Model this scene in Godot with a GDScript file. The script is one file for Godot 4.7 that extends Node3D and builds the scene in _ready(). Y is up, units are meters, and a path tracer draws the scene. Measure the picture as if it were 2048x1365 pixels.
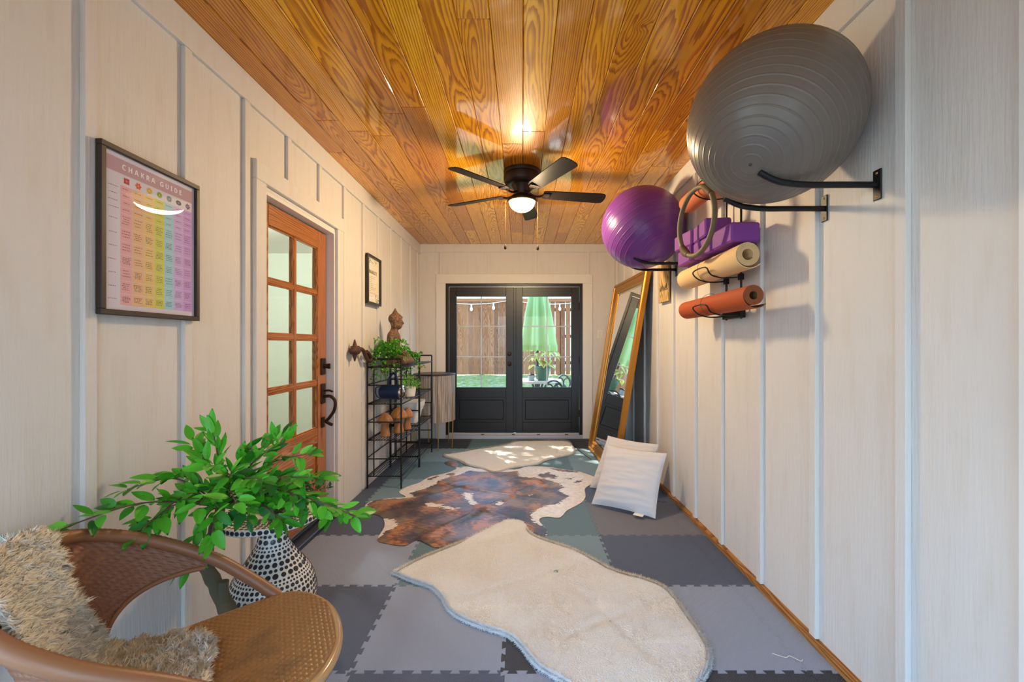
extends Node3D
# A porch turned yoga room. Metres, y up, camera at the near end looking along -z. Mats' top is y = 0.

const XL := -1.437      # face of the left siding
const XR := 1.292       # face of the right siding
const ZB := -5.94       # face of the far wall
const ZF := 1.25        # near end of the room
const HC := 2.717       # ceiling

var rng := RandomNumberGenerator.new()
var taken := {}
var M := {}

class MB:
	var v := PackedVector3Array()
	var n := PackedVector3Array()
	var t := PackedVector2Array()
	var c := PackedColorArray()
	var i := PackedInt32Array()
	var tint := Color.WHITE
	var xf := Transform3D.IDENTITY

	func vert(p: Vector3, nn: Vector3, uv: Vector2) -> int:
		v.append(xf * p)
		n.append((xf.basis * nn).normalized())
		t.append(uv)
		c.append(tint)
		return v.size() - 1

	static func planar(p: Vector3, nn: Vector3, g: int, o: Vector2) -> Vector2:
		var a := nn.abs()
		var k := 0 if a.x >= a.y and a.x >= a.z else (1 if a.y >= a.z else 2)
		if k == g:
			k = 0 if g != 0 else 2
			return Vector2(p.y if g != 1 else p.z, p.x if g != 0 else p.z) + o
		return Vector2(p[3 - k - g], p[g]) + o

	# a flat convex face; it is turned so that it looks away from the point given
	func face(pts: Array, from: Vector3, g := 1, o := Vector2.ZERO) -> void:
		var nn: Vector3 = (pts[1] - pts[0]).cross(pts[2] - pts[0])
		if nn.length() < 1e-12 and pts.size() > 3:
			nn = (pts[2] - pts[0]).cross(pts[3] - pts[0])
		nn = nn.normalized()
		var mid := Vector3.ZERO
		for p in pts:
			mid += p
		mid /= pts.size()
		var flip := nn.dot(mid - from) < 0.0
		if flip:
			nn = -nn
		var b := v.size()
		for p in pts:
			vert(p, nn, planar(p, nn, g, o))
		for k in range(1, pts.size() - 1):
			if flip:
				i.append_array([b, b + k, b + k + 1])
			else:
				i.append_array([b, b + k + 1, b + k])

	func box(ctr: Vector3, size: Vector3, bev := 0.0, g := 1, o := Vector2.ZERO) -> void:
		var h := size / 2.0
		bev = minf(bev, minf(h.x, minf(h.y, h.z)) * 0.8)
		var P := func(sx: float, sy: float, sz: float, ax: int) -> Vector3:
			var e := Vector3(bev, bev, bev)
			if ax >= 0:
				e[ax] = 0.0
			return ctr + Vector3(sx * (h.x - e.x), sy * (h.y - e.y), sz * (h.z - e.z))
		for ax in 3:
			for s in [-1.0, 1.0]:
				var q := []
				for k in [[-1.0, -1.0], [1.0, -1.0], [1.0, 1.0], [-1.0, 1.0]]:
					var d := Vector3.ZERO
					d[ax] = s
					d[(ax + 1) % 3] = k[0]
					d[(ax + 2) % 3] = k[1]
					q.append(P.call(d.x, d.y, d.z, ax))
				face(q, ctr, g, o)
		if bev <= 0.0:
			return
		for ax in 3:
			var a1 := (ax + 1) % 3
			var a2 := (ax + 2) % 3
			for s1 in [-1.0, 1.0]:
				for s2 in [-1.0, 1.0]:
					var q := []
					for k in [[-1.0, a1], [1.0, a1], [1.0, a2], [-1.0, a2]]:
						var d := Vector3.ZERO
						d[ax] = k[0]
						d[a1] = s1
						d[a2] = s2
						q.append(P.call(d.x, d.y, d.z, k[1]))
					face(q, ctr, g, o)
		for sx in [-1.0, 1.0]:
			for sy in [-1.0, 1.0]:
				for sz in [-1.0, 1.0]:
					face([P.call(sx, sy, sz, 0), P.call(sx, sy, sz, 1), P.call(sx, sy, sz, 2)], ctr, g, o)

	# box between two corners
	func bx(a: Vector3, b: Vector3, bev := 0.0, g := 1, o := Vector2.ZERO) -> void:
		box((a + b) / 2.0, (b - a).abs(), bev, g, o)

	func grid_index(b: int, nu: int, nv: int, flip := false) -> void:
		for a in nu:
			for d in nv:
				var p := b + a * (nv + 1) + d
				var q := p + nv + 1
				if flip:
					i.append_array([p, p + 1, q, p + 1, q + 1, q])
				else:
					i.append_array([p, q, p + 1, p + 1, q, q + 1])

	# smooth surface of revolution about y; profile of (radius, height); repeat a point for a sharp edge
	func lathe(pr: Array, seg := 24) -> void:
		var b := v.size()
		var m := pr.size()
		var run := 0.0
		for k in m:
			var p: Vector2 = pr[k]
			var ta: Vector2
			if k > 0 and pr[k - 1].distance_to(p) < 1e-7 and k < m - 1:
				ta = pr[k + 1] - p
			elif k < m - 1 and pr[k + 1].distance_to(p) < 1e-7 and k > 0:
				ta = p - pr[k - 1]
			else:
				ta = pr[mini(k + 1, m - 1)] - pr[maxi(k - 1, 0)]
			if k > 0:
				run += p.distance_to(pr[k - 1])
			var nr := Vector2(ta.y, -ta.x).normalized()
			for s in seg + 1:
				var w := TAU * s / seg
				vert(Vector3(p.x * cos(w), p.y, p.x * sin(w)), Vector3(nr.x * cos(w), nr.y, nr.x * sin(w)), Vector2(w / TAU, run))
		for k in m - 1:
			for s in seg:
				var p := b + k * (seg + 1) + s
				var q := p + seg + 1
				i.append_array([p, p + 1, q, p + 1, q + 1, q])

	# round bar along a path; rad is a number or one number for each point
	func tube(pts: Array, rad: Variant, seg := 8, closed := false) -> void:
		var m := pts.size()
		var b := v.size()
		var tan := []
		for k in m:
			var a: Vector3
			if closed:
				a = pts[(k + 1) % m] - pts[(k + m - 1) % m]
			else:
				a = pts[mini(k + 1, m - 1)] - pts[maxi(k - 1, 0)]
			tan.append(a.normalized())
		var up := Vector3.UP if absf(tan[0].y) < 0.9 else Vector3.RIGHT
		var e1: Vector3 = tan[0].cross(up).normalized()
		var run := 0.0
		var ring := m + (1 if closed else 0)
		for kk in ring:
			var k := kk % m
			if kk > 0:
				run += (pts[k] as Vector3).distance_to(pts[(kk - 1) % m])
			e1 = (e1 - tan[k] * e1.dot(tan[k])).normalized()
			var e2: Vector3 = tan[k].cross(e1)
			var r: float = rad[k] if rad is Array else rad
			for s in seg + 1:
				var w := TAU * s / seg
				var d := e1 * cos(w) + e2 * sin(w)
				vert(pts[k] + d * r, d, Vector2(w / TAU, run))
		for k in ring - 1:
			for s in seg:
				var p := b + k * (seg + 1) + s
				var q := p + seg + 1
				i.append_array([p, q, p + 1, p + 1, q, q + 1])
		if not closed:
			for e in 2:
				var k := 0 if e == 0 else m - 1
				var r: float = rad[k] if rad is Array else rad
				if r < 1e-5:
					continue
				var q := []
				for s in seg:
					q.append(v[b + k * (seg + 1) + s])
				var keep := xf
				xf = Transform3D.IDENTITY
				face(q, keep * (pts[k] - tan[k] * (r if e == 1 else -r)))
				xf = keep

	# smooth sheet: f(u, v) in 0..1
	func sheet(nu: int, nv: int, f: Callable, uvf = null, flip := false) -> void:
		var b := v.size()
		var P := []
		for a in nu + 1:
			for d in nv + 1:
				P.append(f.call(float(a) / nu, float(d) / nv))
		for a in nu + 1:
			for d in nv + 1:
				var du: Vector3 = P[mini(a + 1, nu) * (nv + 1) + d] - P[maxi(a - 1, 0) * (nv + 1) + d]
				var dv: Vector3 = P[a * (nv + 1) + mini(d + 1, nv)] - P[a * (nv + 1) + maxi(d - 1, 0)]
				var nn := dv.cross(du)
				if flip:
					nn = -nn
				if nn.length() < 1e-12:
					nn = Vector3.UP
				var uv := Vector2(float(a) / nu, float(d) / nv)
				vert(P[a * (nv + 1) + d], nn.normalized(), uvf.call(uv) if uvf != null else uv)
		grid_index(b, nu, nv, flip)

	# a flat outline in the xz plane, drawn up from y0 to y1
	func prism(poly: PackedVector2Array, y0: float, y1: float) -> void:
		var m := poly.size()
		var area := 0.0
		for s in m:
			area += poly[s].cross(poly[(s + 1) % m])
		var tri := Geometry2D.triangulate_polygon(poly)
		for e in 2:
			var b := v.size()
			for p in poly:
				vert(Vector3(p.x, y1 if e == 0 else y0, p.y), Vector3.UP if e == 0 else Vector3.DOWN, p)
			for k in range(0, tri.size(), 3):
				var A: Vector2 = poly[tri[k]]
				var ccw := (poly[tri[k + 1]] - A).cross(poly[tri[k + 2]] - A) > 0.0
				if ccw == (e == 0):
					i.append_array([b + tri[k], b + tri[k + 1], b + tri[k + 2]])
				else:
					i.append_array([b + tri[k], b + tri[k + 2], b + tri[k + 1]])
		for s in m:
			var a: Vector2 = poly[s]
			var d: Vector2 = poly[(s + 1) % m]
			var out := Vector2(d.y - a.y, a.x - d.x).normalized() * signf(area)
			var fr := Vector3((a.x + d.x) / 2 - out.x, (y0 + y1) / 2, (a.y + d.y) / 2 - out.y)
			face([Vector3(a.x, y0, a.y), Vector3(d.x, y0, d.y), Vector3(d.x, y1, d.y), Vector3(a.x, y1, a.y)], fr)

	func mesh() -> ArrayMesh:
		var a := []
		a.resize(Mesh.ARRAY_MAX)
		a[Mesh.ARRAY_VERTEX] = v
		a[Mesh.ARRAY_NORMAL] = n
		a[Mesh.ARRAY_TEX_UV] = t
		a[Mesh.ARRAY_COLOR] = c
		a[Mesh.ARRAY_INDEX] = i
		var m := ArrayMesh.new()
		m.add_surface_from_arrays(Mesh.PRIMITIVE_TRIANGLES, a)
		return m


func numbered(called: String) -> String:
	var k: int = taken.get(called, -1) + 1
	taken[called] = k
	return called if k == 0 else "%s_%03d" % [called, k]


func tag(o: Node, label: String, category := "", group := "", kind := "") -> void:
	if label:
		o.set_meta("label", label)
	if category:
		o.set_meta("category", category)
	if group:
		o.set_meta("group", group)
	if kind:
		o.set_meta("kind", kind)


func thing(called: String, label: String, category: String, at := Vector3.ZERO, turn := 0.0, group := "") -> Node3D:
	var o := Node3D.new()
	o.name = numbered(called)
	add_child(o)
	o.position = at
	o.rotation.y = turn
	tag(o, label, category, group)
	return o


func struct(called: String, label := "") -> Node3D:
	var o := Node3D.new()
	o.name = called
	add_child(o)
	tag(o, label, "", "", "structure")
	return o


func part(parent: Node, called: String, b: Variant, m: Material, label := "") -> MeshInstance3D:
	var o := MeshInstance3D.new()
	o.name = called
	o.mesh = b.mesh() if b is MB else b
	o.material_override = m
	o.cast_shadow = GeometryInstance3D.SHADOW_CASTING_SETTING_ON
	parent.add_child(o, true)
	if label:
		o.set_meta("label", label)
	return o


func mat(c: Color, rough := 0.6, metal := 0.0, spec := 0.5) -> StandardMaterial3D:
	var m := StandardMaterial3D.new()
	m.albedo_color = c
	m.roughness = rough
	m.metallic = metal
	m.metallic_specular = spec
	return m


func c8(r: int, g: int, b: int) -> Color:
	return Color8(r, g, b)


func tex(img: Image) -> ImageTexture:
	return ImageTexture.create_from_image(img)


func noise_img(w: int, h: int, freq: float, oct: int, sd: int, kind := FastNoiseLite.TYPE_SIMPLEX_SMOOTH) -> Image:
	var f := FastNoiseLite.new()
	f.seed = sd
	f.noise_type = kind
	f.frequency = freq
	f.fractal_octaves = oct
	return f.get_seamless_image(w, h, false, false, 0.15)


func noisef(freq: float, oct: int, sd: int) -> FastNoiseLite:
	var f := FastNoiseLite.new()
	f.seed = sd
	f.noise_type = FastNoiseLite.TYPE_SIMPLEX_SMOOTH
	f.frequency = freq
	f.fractal_octaves = oct
	return f


func lerp3(a: Vector3, b: Vector3, w: float) -> Vector3:
	return a + (b - a) * w


# a smooth path through points (Catmull-Rom), with some steps between each two
func path(pts: Array, steps := 6) -> Array:
	var o := []
	for k in pts.size() - 1:
		var p0: Vector3 = pts[maxi(k - 1, 0)]
		var p1: Vector3 = pts[k]
		var p2: Vector3 = pts[k + 1]
		var p3: Vector3 = pts[mini(k + 2, pts.size() - 1)]
		for s in steps:
			o.append(p1.cubic_interpolate(p2, p0, p3, float(s) / steps))
	o.append(pts[pts.size() - 1])
	return o


func look(z: Vector3, up := Vector3.UP) -> Basis:
	# a basis whose y runs along z's direction
	var y := z.normalized()
	var x := up.cross(y)
	if x.length() < 1e-4:
		x = Vector3.RIGHT.cross(y)
	if x.length() < 1e-4:
		x = Vector3.BACK
	x = x.normalized()
	return Basis(x, y, x.cross(y))


const FAN_LIGHT := 2.3

func _ready() -> void:
	# camera
	var cam := Camera3D.new()
	cam.name = "camera"
	add_child(cam)
	cam.projection = Camera3D.PROJECTION_FRUSTUM
	cam.near = 0.05
	cam.far = 200.0
	cam.size = 2.0 * 682.5 / 850.0 * 0.05
	cam.frustum_offset = Vector2(-20.0 / 850.0, 7.5 / 850.0) * 0.05
	cam.position = Vector3(0, 1.31, 0)
	cam.current = true
	# sky, sun and exposure
	var env := Environment.new()
	var sky := Sky.new()
	var sm := ProceduralSkyMaterial.new()
	sm.sky_top_color = Color(0.56, 0.77, 1.0)
	sm.sky_horizon_color = Color(0.83, 0.94, 1.0)
	sm.sky_curve = 0.2
	sm.ground_bottom_color = Color(0.48, 0.53, 0.55)
	sm.ground_horizon_color = Color(0.60, 0.66, 0.68)
	sm.sky_energy_multiplier = 1.0
	sky.sky_material = sm
	env.background_mode = Environment.BG_SKY
	env.sky = sky
	env.background_energy_multiplier = 5.3
	env.tonemap_mode = Environment.TONE_MAPPER_LINEAR
	env.tonemap_exposure = 1.2
	env.sdfgi_enabled = true
	env.ssao_enabled = true
	env.ssil_enabled = true
	var we := WorldEnvironment.new()
	we.name = "world"
	we.environment = env
	add_child(we)
	var sun := DirectionalLight3D.new()
	sun.name = "sun"
	add_child(sun)
	sun.look_at_from_position(Vector3(-0.42, 1.0, -0.72), Vector3.ZERO)
	sun.light_color = c8(255, 244, 224)
	sun.light_energy = 5.0
	sun.light_angular_distance = 0.6
	sun.shadow_enabled = true
	sun.sky_mode = DirectionalLight3D.SKY_MODE_LIGHT_ONLY

	make_materials()
	build_room()
	build_garden()
	build_fan()
	build_posters()
	build_wall_bits()
	build_mirror()
	build_right_wall()
	build_pillows()
	build_shelves()
	build_cabinet()
	build_rugs()
	build_chair()
	build_vase()
	build_ficus()
	build_floor_bits()


# ---------------------------------------------------------------- materials

func pine_image() -> Image:
	# eight boards side by side, 128 x 1024 each, repeating along their length: relative colours, tinted by the material
	var W := 1024
	var H := 1024
	var fine := noise_img(256, 64, 0.05, 3, 11)
	fine.resize(1024, 256, Image.INTERPOLATE_CUBIC)
	var fb := fine.get_data()
	var wob := noise_img(256, 256, 0.02, 3, 5)
	var wb := wob.get_data()
	var out := PackedByteArray()
	out.resize(W * H * 3)
	rng.seed = 77
	for s in 8:
		var ph := []
		for k in 8:
			ph.append(rng.randf() * TAU)
		var straight := s in [1, 4, 6]
		var rings := rng.randf_range(9.0, 13.0) if straight else rng.randf_range(6.0, 9.0)
		var kn := Vector2(rng.randf_range(0.25, 0.75), rng.randf_range(0.1, 0.9))
		var has_knot := s in [2, 5, 7]
		for y in H:
			var z := float(y) / H * TAU
			var cx := 0.5 + 0.22 * sin(z + ph[0]) + 0.08 * sin(2 * z + ph[1])
			var dep := 0.30 + 0.34 * sin(z + ph[2]) + 0.20 * sin(2.0 * z + ph[3]) + 0.07 * sin(5.0 * z + ph[4])
			if straight:
				cx = -0.6 + 0.1 * sin(z + ph[0])
				dep = 0.2 + 0.1 * sin(z + ph[2])
			for x in 128:
				var u := x / 128.0
				var w: float = wb[((y >> 2) & 255) * 256 + ((x * 2 + s * 32) & 255)] / 255.0 - 0.5
				var X := u - cx
				var r := sqrt(X * X * 1.4 + dep * dep)
				var dark_knot := 0.0
				if has_knot:
					var q := Vector2(u - kn.x, (float(y) / H - kn.y) * 22.0)
					var dk := q.length()
					r += 0.25 * exp(-dk * dk * 22.0)
					dark_knot = clampf(1.0 - dk * 9.0, 0.0, 1.0)
				var fr := fposmod(r * rings + w * 0.55, 1.0)
				var d := smoothstep(0.30, 0.92, fr) * (1.0 - smoothstep(0.93, 1.0, fr))
				var f: float = fb[(y & 255) * 1024 + ((x + s * 128) & 1023)] / 255.0 - 0.5
				d = clampf(d * 0.85 + f * 0.28 + w * 0.25 + dark_knot, 0.0, 1.0)
				var at := (y * W + s * 128 + x) * 3
				out[at] = int(255.0 * lerpf(1.0, 0.70, d))
				out[at + 1] = int(255.0 * lerpf(1.0, 0.56, d))
				out[at + 2] = int(255.0 * lerpf(1.0, 0.22, d))
	return Image.create_from_data(W, H, false, Image.FORMAT_RGB8, out)


func wood(tint: Color, rough: float, coat := 0.0) -> StandardMaterial3D:
	var m := mat(tint, rough)
	m.albedo_texture = M.pine
	m.uv1_scale = Vector3(1.0 / (8.0 * 0.1448), 1.0 / 3.0, 1)
	if coat > 0.0:
		m.clearcoat_enabled = true
		m.clearcoat = coat
		m.clearcoat_roughness = 0.06
	return m


func foam(c: Color) -> StandardMaterial3D:
	var m := mat(c, 0.62)
	m.heightmap_enabled = true
	m.heightmap_texture = M.hatch
	m.heightmap_scale = 0.16
	m.uv1_scale = Vector3(15.0, 15.0, 1)
	return m


func cloth(c: Color, relief: float, scale: float) -> StandardMaterial3D:
	var m := mat(c, 0.95)
	m.rim_enabled = true
	m.rim = 0.3
	m.heightmap_enabled = true
	m.heightmap_texture = M.weave
	m.heightmap_scale = relief
	m.uv1_scale = Vector3(scale, scale, 1)
	return m


func leafy(c: Color, rough := 0.42) -> StandardMaterial3D:
	var m := mat(c, rough)
	m.vertex_color_use_as_albedo = true
	m.backlight_enabled = true
	m.backlight = Color(0.35, 0.5, 0.1)
	return m


func glass() -> StandardMaterial3D:
	var m := mat(Color(1, 1, 1, 0.02), 0.0, 0.0, 0.32)
	m.transparency = BaseMaterial3D.TRANSPARENCY_ALPHA
	return m


func make_materials() -> void:
	M.pine = tex(pine_image())
	# rough-sawn siding: fibres that run up the wall
	var fib := noise_img(1024, 64, 0.06, 4, 3)
	fib.resize(1024, 1024, Image.INTERPOLATE_CUBIC)
	var big := noise_img(1024, 1024, 0.02, 4, 9)
	fib.blend_rect(big, Rect2i(), Vector2i())
	var fd := fib.get_data()
	var bd := big.get_data()
	for k in fd.size():
		fd[k] = (fd[k] * 2 + bd[k]) / 3
	var fibres := Image.create_from_data(1024, 1024, false, Image.FORMAT_L8, fd)
	var stain := Image.create(512, 512, false, Image.FORMAT_RGB8)
	var sn := noise_img(512, 64, 0.02, 4, 21)
	sn.resize(512, 512, Image.INTERPOLATE_CUBIC)
	var sd := sn.get_data()
	var so := PackedByteArray()
	so.resize(512 * 512 * 3)
	for k in 512 * 512:
		var q := clampf((sd[k] / 255.0 - 0.58) * 2.2, 0.0, 1.0)
		so[k * 3] = int(255 - 5 * q)
		so[k * 3 + 1] = int(255 - 8 * q)
		so[k * 3 + 2] = int(255 - 13 * q)
	stain = Image.create_from_data(512, 512, false, Image.FORMAT_RGB8, so)
	var w := mat(c8(222, 217, 211), 0.6)
	w.albedo_texture = tex(stain)
	w.heightmap_enabled = true
	w.heightmap_texture = tex(fibres)
	w.heightmap_scale = 0.16
	w.uv1_triplanar = true
	w.uv1_world_triplanar = true
	w.uv1_triplanar_sharpness = 8.0
	w.uv1_scale = Vector3(1.1, 1.1, 1.1)
	M.siding = w
	M.trim = mat(c8(230, 226, 219), 0.5)
	M.ceil = []
	for c in [c8(244, 172, 24), c8(250, 184, 34), c8(228, 154, 18), c8(240, 166, 18), c8(214, 138, 18)]:
		var m := wood(c, 0.4, 1.0)
		m.metallic_specular = 0.3
		M.ceil.append(m)
	M.backing = mat(c8(70, 45, 25), 0.9)
	M.black_door = mat(c8(20, 18, 19), 0.36)
	M.door_wood = wood(c8(186, 116, 54), 0.35, 0.5)
	M.sill_wood = wood(c8(176, 124, 62), 0.8)
	M.fence = []
	for c in [c8(150, 98, 66), c8(138, 90, 62), c8(158, 108, 76), c8(128, 84, 58)]:
		M.fence.append(wood(c, 0.85))
	M.bronze = mat(c8(58, 42, 34), 0.42, 0.6)
	M.blade = mat(c8(34, 28, 27), 0.45, 0.0, 0.2)
	M.black = mat(c8(24, 24, 26), 0.45, 0.3)
	M.iron = mat(c8(92, 66, 56), 0.65, 0.5)
	M.gold = mat(c8(184, 124, 50), 0.38, 0.75)
	M.brass = mat(c8(212, 172, 96), 0.3, 0.9)
	M.mirror = mat(c8(242, 244, 243), 0.015, 1.0)
	M.glass = glass()
	M.alu = mat(c8(205, 205, 212), 0.35, 0.7)
	M.white = mat(c8(238, 238, 236), 0.4)
	M.plastic = mat(c8(232, 226, 212), 0.4)
	var hatch := Image.create(128, 128, false, Image.FORMAT_L8)
	for y in 128:
		for x in 128:
			var a := sin(TAU * 6.0 * (x + y) / 128.0)
			var b := sin(TAU * 6.0 * (x - y) / 128.0)
			var h := 0.5 + 0.32 * a + 0.18 * b
			hatch.set_pixel(x, y, Color(h, h, h))
	M.hatch = tex(hatch)
	M.mats = [foam(c8(80, 92, 115)), foam(c8(144, 156, 178)), foam(c8(96, 124, 136)), foam(c8(114, 116, 126)), foam(c8(50, 56, 68)), foam(c8(118, 146, 160))]
	var wv := noise_img(256, 256, 0.06, 3, 31)
	var wd := wv.get_data()
	for y in 256:
		for x in 256:
			var k := y * 256 + x
			wd[k] = clampi(int(wd[k] * 0.55 + 55 + 50 * sin(TAU * y / 16.0) * sin(TAU * x / 16.0)), 0, 255)
	M.weave = tex(Image.create_from_data(256, 256, false, Image.FORMAT_L8, wd))
	M.pillow = cloth(c8(236, 236, 240), 0.6, 5.0)
	M.hide_white = cloth(c8(246, 244, 238), 0.7, 4.0)
	M.hide_white.heightmap_texture = tex(noise_img(512, 512, 0.05, 5, 33))
	M.fur = mat(c8(255, 250, 236), 0.9)
	M.fur.vertex_color_use_as_albedo = true
	M.fur_white = mat(c8(253, 253, 252), 0.9)
	M.rattan = mat(c8(150, 100, 66), 0.42)
	M.rattan_band = mat(c8(146, 100, 76), 0.5)
	M.rattan_seat = mat(c8(158, 112, 66), 0.32)
	M.ball_grey = mat(c8(112, 101, 92), 0.32)
	M.ball_purple = mat(c8(112, 58, 140), 0.3)
	M.block = mat(c8(132, 66, 160), 0.7)
	M.ring = mat(c8(112, 100, 76), 0.6)
	M.stone = mat(c8(236, 232, 220), 0.45)
	M.dot = mat(c8(46, 40, 44), 0.3)
	M.bark = mat(c8(96, 88, 66), 0.85)
	M.twig = mat(c8(104, 78, 60), 0.8)
	M.leaf = [leafy(c8(84, 178, 42)), leafy(c8(56, 142, 36)), leafy(c8(116, 200, 62)), leafy(c8(46, 112, 44))]
	M.soil = mat(c8(60, 46, 38), 0.95)
	M.mushroom = wood(c8(184, 132, 86), 0.5)
	var bz := noise_img(256, 256, 0.03, 4, 41)
	var bo := PackedByteArray()
	var bdat := bz.get_data()
	bo.resize(256 * 256 * 3)
	for k in 256 * 256:
		var q := clampf((bdat[k] / 255.0 - 0.4) * 2.0, 0.0, 1.0)
		bo[k * 3] = int(lerpf(92, 172, q))
		bo[k * 3 + 1] = int(lerpf(66, 132, q))
		bo[k * 3 + 2] = int(lerpf(50, 104, q))
	M.buddha = mat(Color.WHITE, 0.75)
	M.buddha.albedo_texture = tex(Image.create_from_data(256, 256, false, Image.FORMAT_RGB8, bo))
	M.buddha.uv1_triplanar = true
	M.buddha.uv1_scale = Vector3(5, 5, 5)
	M.lime = leafy(c8(176, 206, 84))
	var gz := noise_img(256, 32, 0.05, 4, 47)
	gz.resize(256, 256, Image.INTERPOLATE_CUBIC)
	M.grey_wood = mat(c8(196, 186, 180), 0.6)
	var gd := gz.get_data()
	for k in gd.size():
		gd[k] = 150 + gd[k] * 105 / 255
	M.grey_wood.albedo_texture = tex(Image.create_from_data(256, 256, false, Image.FORMAT_L8, gd))
	M.grey_wood.uv1_scale = Vector3(3.0, 1.0, 1.0)


# ---------------------------------------------------------------- the room

const LEFT_BATTENS := [1.19, 0.6, 0.2, -0.2, -0.6, -1.0, -1.40, -1.81, -2.20, -2.60, -3.0, -3.41, -3.82, -4.22, -4.63, -5.03, -5.44, -5.82]
const RIGHT_BATTENS := [0.75, 0.32, -0.12, -0.55, -1.43, -1.865, -2.29, -2.735, -3.15, -3.6, -4.03, -4.46, -4.9, -5.33, -5.76]
const D0 := -2.355      # near and far side of the side door's opening
const D1 := -3.265
const OP0 := -0.80      # where the left wall opens to the yard beside the camera
const DH := 2.175       # its height


func slab(a: Vector3, b: Vector3, bev := 0.0) -> MB:
	var m := MB.new()
	m.bx(a, b, bev)
	return m


func build_room() -> void:
	# floor: a slab under interlocking foam tiles
	var fl := struct("floor", "interlocking foam floor tiles in dark and light greys")
	part(fl, "subfloor", slab(Vector3(-1.7, -0.25, ZF), Vector3(1.6, -0.012, -6.1)), mat(c8(90, 80, 70), 0.9))
	build_tiles(fl)

	var cl := struct("ceiling", "varnished pine board ceiling")
	part(cl, "roof_deck", slab(Vector3(-1.75, HC + 0.02, ZF), Vector3(1.6, HC + 0.2, -6.1)), M.backing)
	rng.seed = 4
	for k in range(-10, 9):
		var x0 := 0.006 + 0.1448 * k
		var z := ZF
		var cut := rng.randf_range(0.6, 2.6)
		while z > -5.95:
			var z2 := maxf(z - cut, -6.0)
			if z2 < -5.6:
				z2 = -6.0
			var b := MB.new()
			var strip := rng.randi_range(0, 7)
			b.bx(Vector3(x0 + 0.001, HC, z - 0.0007), Vector3(x0 + 0.1438, HC + 0.019, z2 + 0.0007), 0.0035, 2, Vector2(strip * 0.1448 - x0, rng.randf() * 3.0))
			part(cl, "plank", b, M.ceil[rng.randi_range(0, 4)])
			z = z2
			cut = rng.randf_range(1.5, 3.4)

	# left wall, opened for the side door
	var wl := struct("wall_left", "off-white board and batten wall with a wooden door")
	var xo := XL - 0.16
	part(wl, "siding", slab(Vector3(xo, -0.2, OP0), Vector3(XL, HC, D0)), M.siding)
	# wide open doorway to the yard beside the camera
	part(wl, "siding", slab(Vector3(xo, 2.45, ZF), Vector3(XL, HC, OP0)), M.siding)
	part(wl, "siding", slab(Vector3(xo, -0.2, ZF), Vector3(XL, 2.45, 1.12)), M.siding)
	part(wl, "threshold", slab(Vector3(xo, -0.2, 1.12), Vector3(XL, 0.01, OP0), 0.003), M.alu)
	part(wl, "siding", slab(Vector3(xo, -0.2, D1), Vector3(XL, HC, -6.1)), M.siding)
	part(wl, "siding", slab(Vector3(xo, DH, D0), Vector3(XL, HC, D1)), M.siding)
	part(wl, "frieze_board", slab(Vector3(XL, 2.575, ZF), Vector3(XL + 0.02, HC - 0.001, ZB), 0.002), M.siding)
	for z in LEFT_BATTENS:
		var y0 := 0.02
		if z < D0 + 0.05 and z > D1 - 0.05:
			y0 = 2.30
		if z > OP0:
			y0 = 2.47
		part(wl, "batten", slab(Vector3(XL, y0, z + 0.021), Vector3(XL + 0.018, 2.574, z - 0.021), 0.002), M.siding)
	part(wl, "door_casing", slab(Vector3(XL, 0.0, D0 + 0.095), Vector3(XL + 0.024, 2.20, D0), 0.003), M.siding)
	part(wl, "door_casing", slab(Vector3(XL, 0.0, D1), Vector3(XL + 0.024, 2.20, D1 - 0.105), 0.003), M.siding)
	part(wl, "door_casing", slab(Vector3(XL, 2.20, D0 + 0.095), Vector3(XL + 0.026, 2.305, D1 - 0.105), 0.003), M.siding)

	# right wall, bare edge of its sill showing along the floor
	var wr := struct("wall_right", "off-white board and batten wall with hanging racks")
	part(wr, "siding", slab(Vector3(XR, 0.028, ZF), Vector3(XR + 0.16, HC, -6.1)), M.siding)
	var sp := MB.new()
	sp.bx(Vector3(1.262, -0.05, ZF), Vector3(1.40, 0.027, -6.0), 0.003, 2)
	part(wr, "sill_plate", sp, M.sill_wood)
	part(wr, "frieze_board", slab(Vector3(XR - 0.02, 2.575, ZF), Vector3(XR, HC - 0.001, ZB), 0.002), M.siding)
	for z in RIGHT_BATTENS:
		part(wr, "batten", slab(Vector3(XR - 0.02, 0.03, z + 0.021), Vector3(XR, 2.574, z - 0.021), 0.002), M.siding)
	part(wr, "corner_board", slab(Vector3(XR - 0.03, 0.0, -1.082), Vector3(XR, 2.574, -0.97), 0.002), M.trim)

	# far wall with the opening for the double doors
	var wb := struct("wall_back", "off-white board and batten end wall around black glazed doors")
	part(wb, "siding", slab(Vector3(-1.7, -0.2, ZB - 0.16), Vector3(-1.066, HC, ZB)), M.siding)
	part(wb, "siding", slab(Vector3(0.846, -0.2, ZB - 0.16), Vector3(1.5, HC, ZB)), M.siding)
	part(wb, "siding", slab(Vector3(-1.066, 2.165, ZB - 0.16), Vector3(0.846, HC, ZB)), M.siding)
	part(wb, "frieze_board", slab(Vector3(XL + 0.02, 2.60, ZB), Vector3(XR - 0.02, HC - 0.001, ZB + 0.02), 0.002), M.siding)
	for x in [-1.13, -0.465, 0.19, 0.92]:
		part(wb, "batten", slab(Vector3(x - 0.02, 2.295, ZB), Vector3(x + 0.02, 2.599, ZB + 0.018), 0.002), M.siding)
	part(wb, "door_casing", slab(Vector3(-1.198, 0.0, ZB), Vector3(-1.066, 2.165, ZB + 0.024), 0.003), M.trim)
	part(wb, "door_casing", slab(Vector3(0.846, 0.0, ZB), Vector3(0.982, 2.165, ZB + 0.024), 0.003), M.trim)
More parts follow.
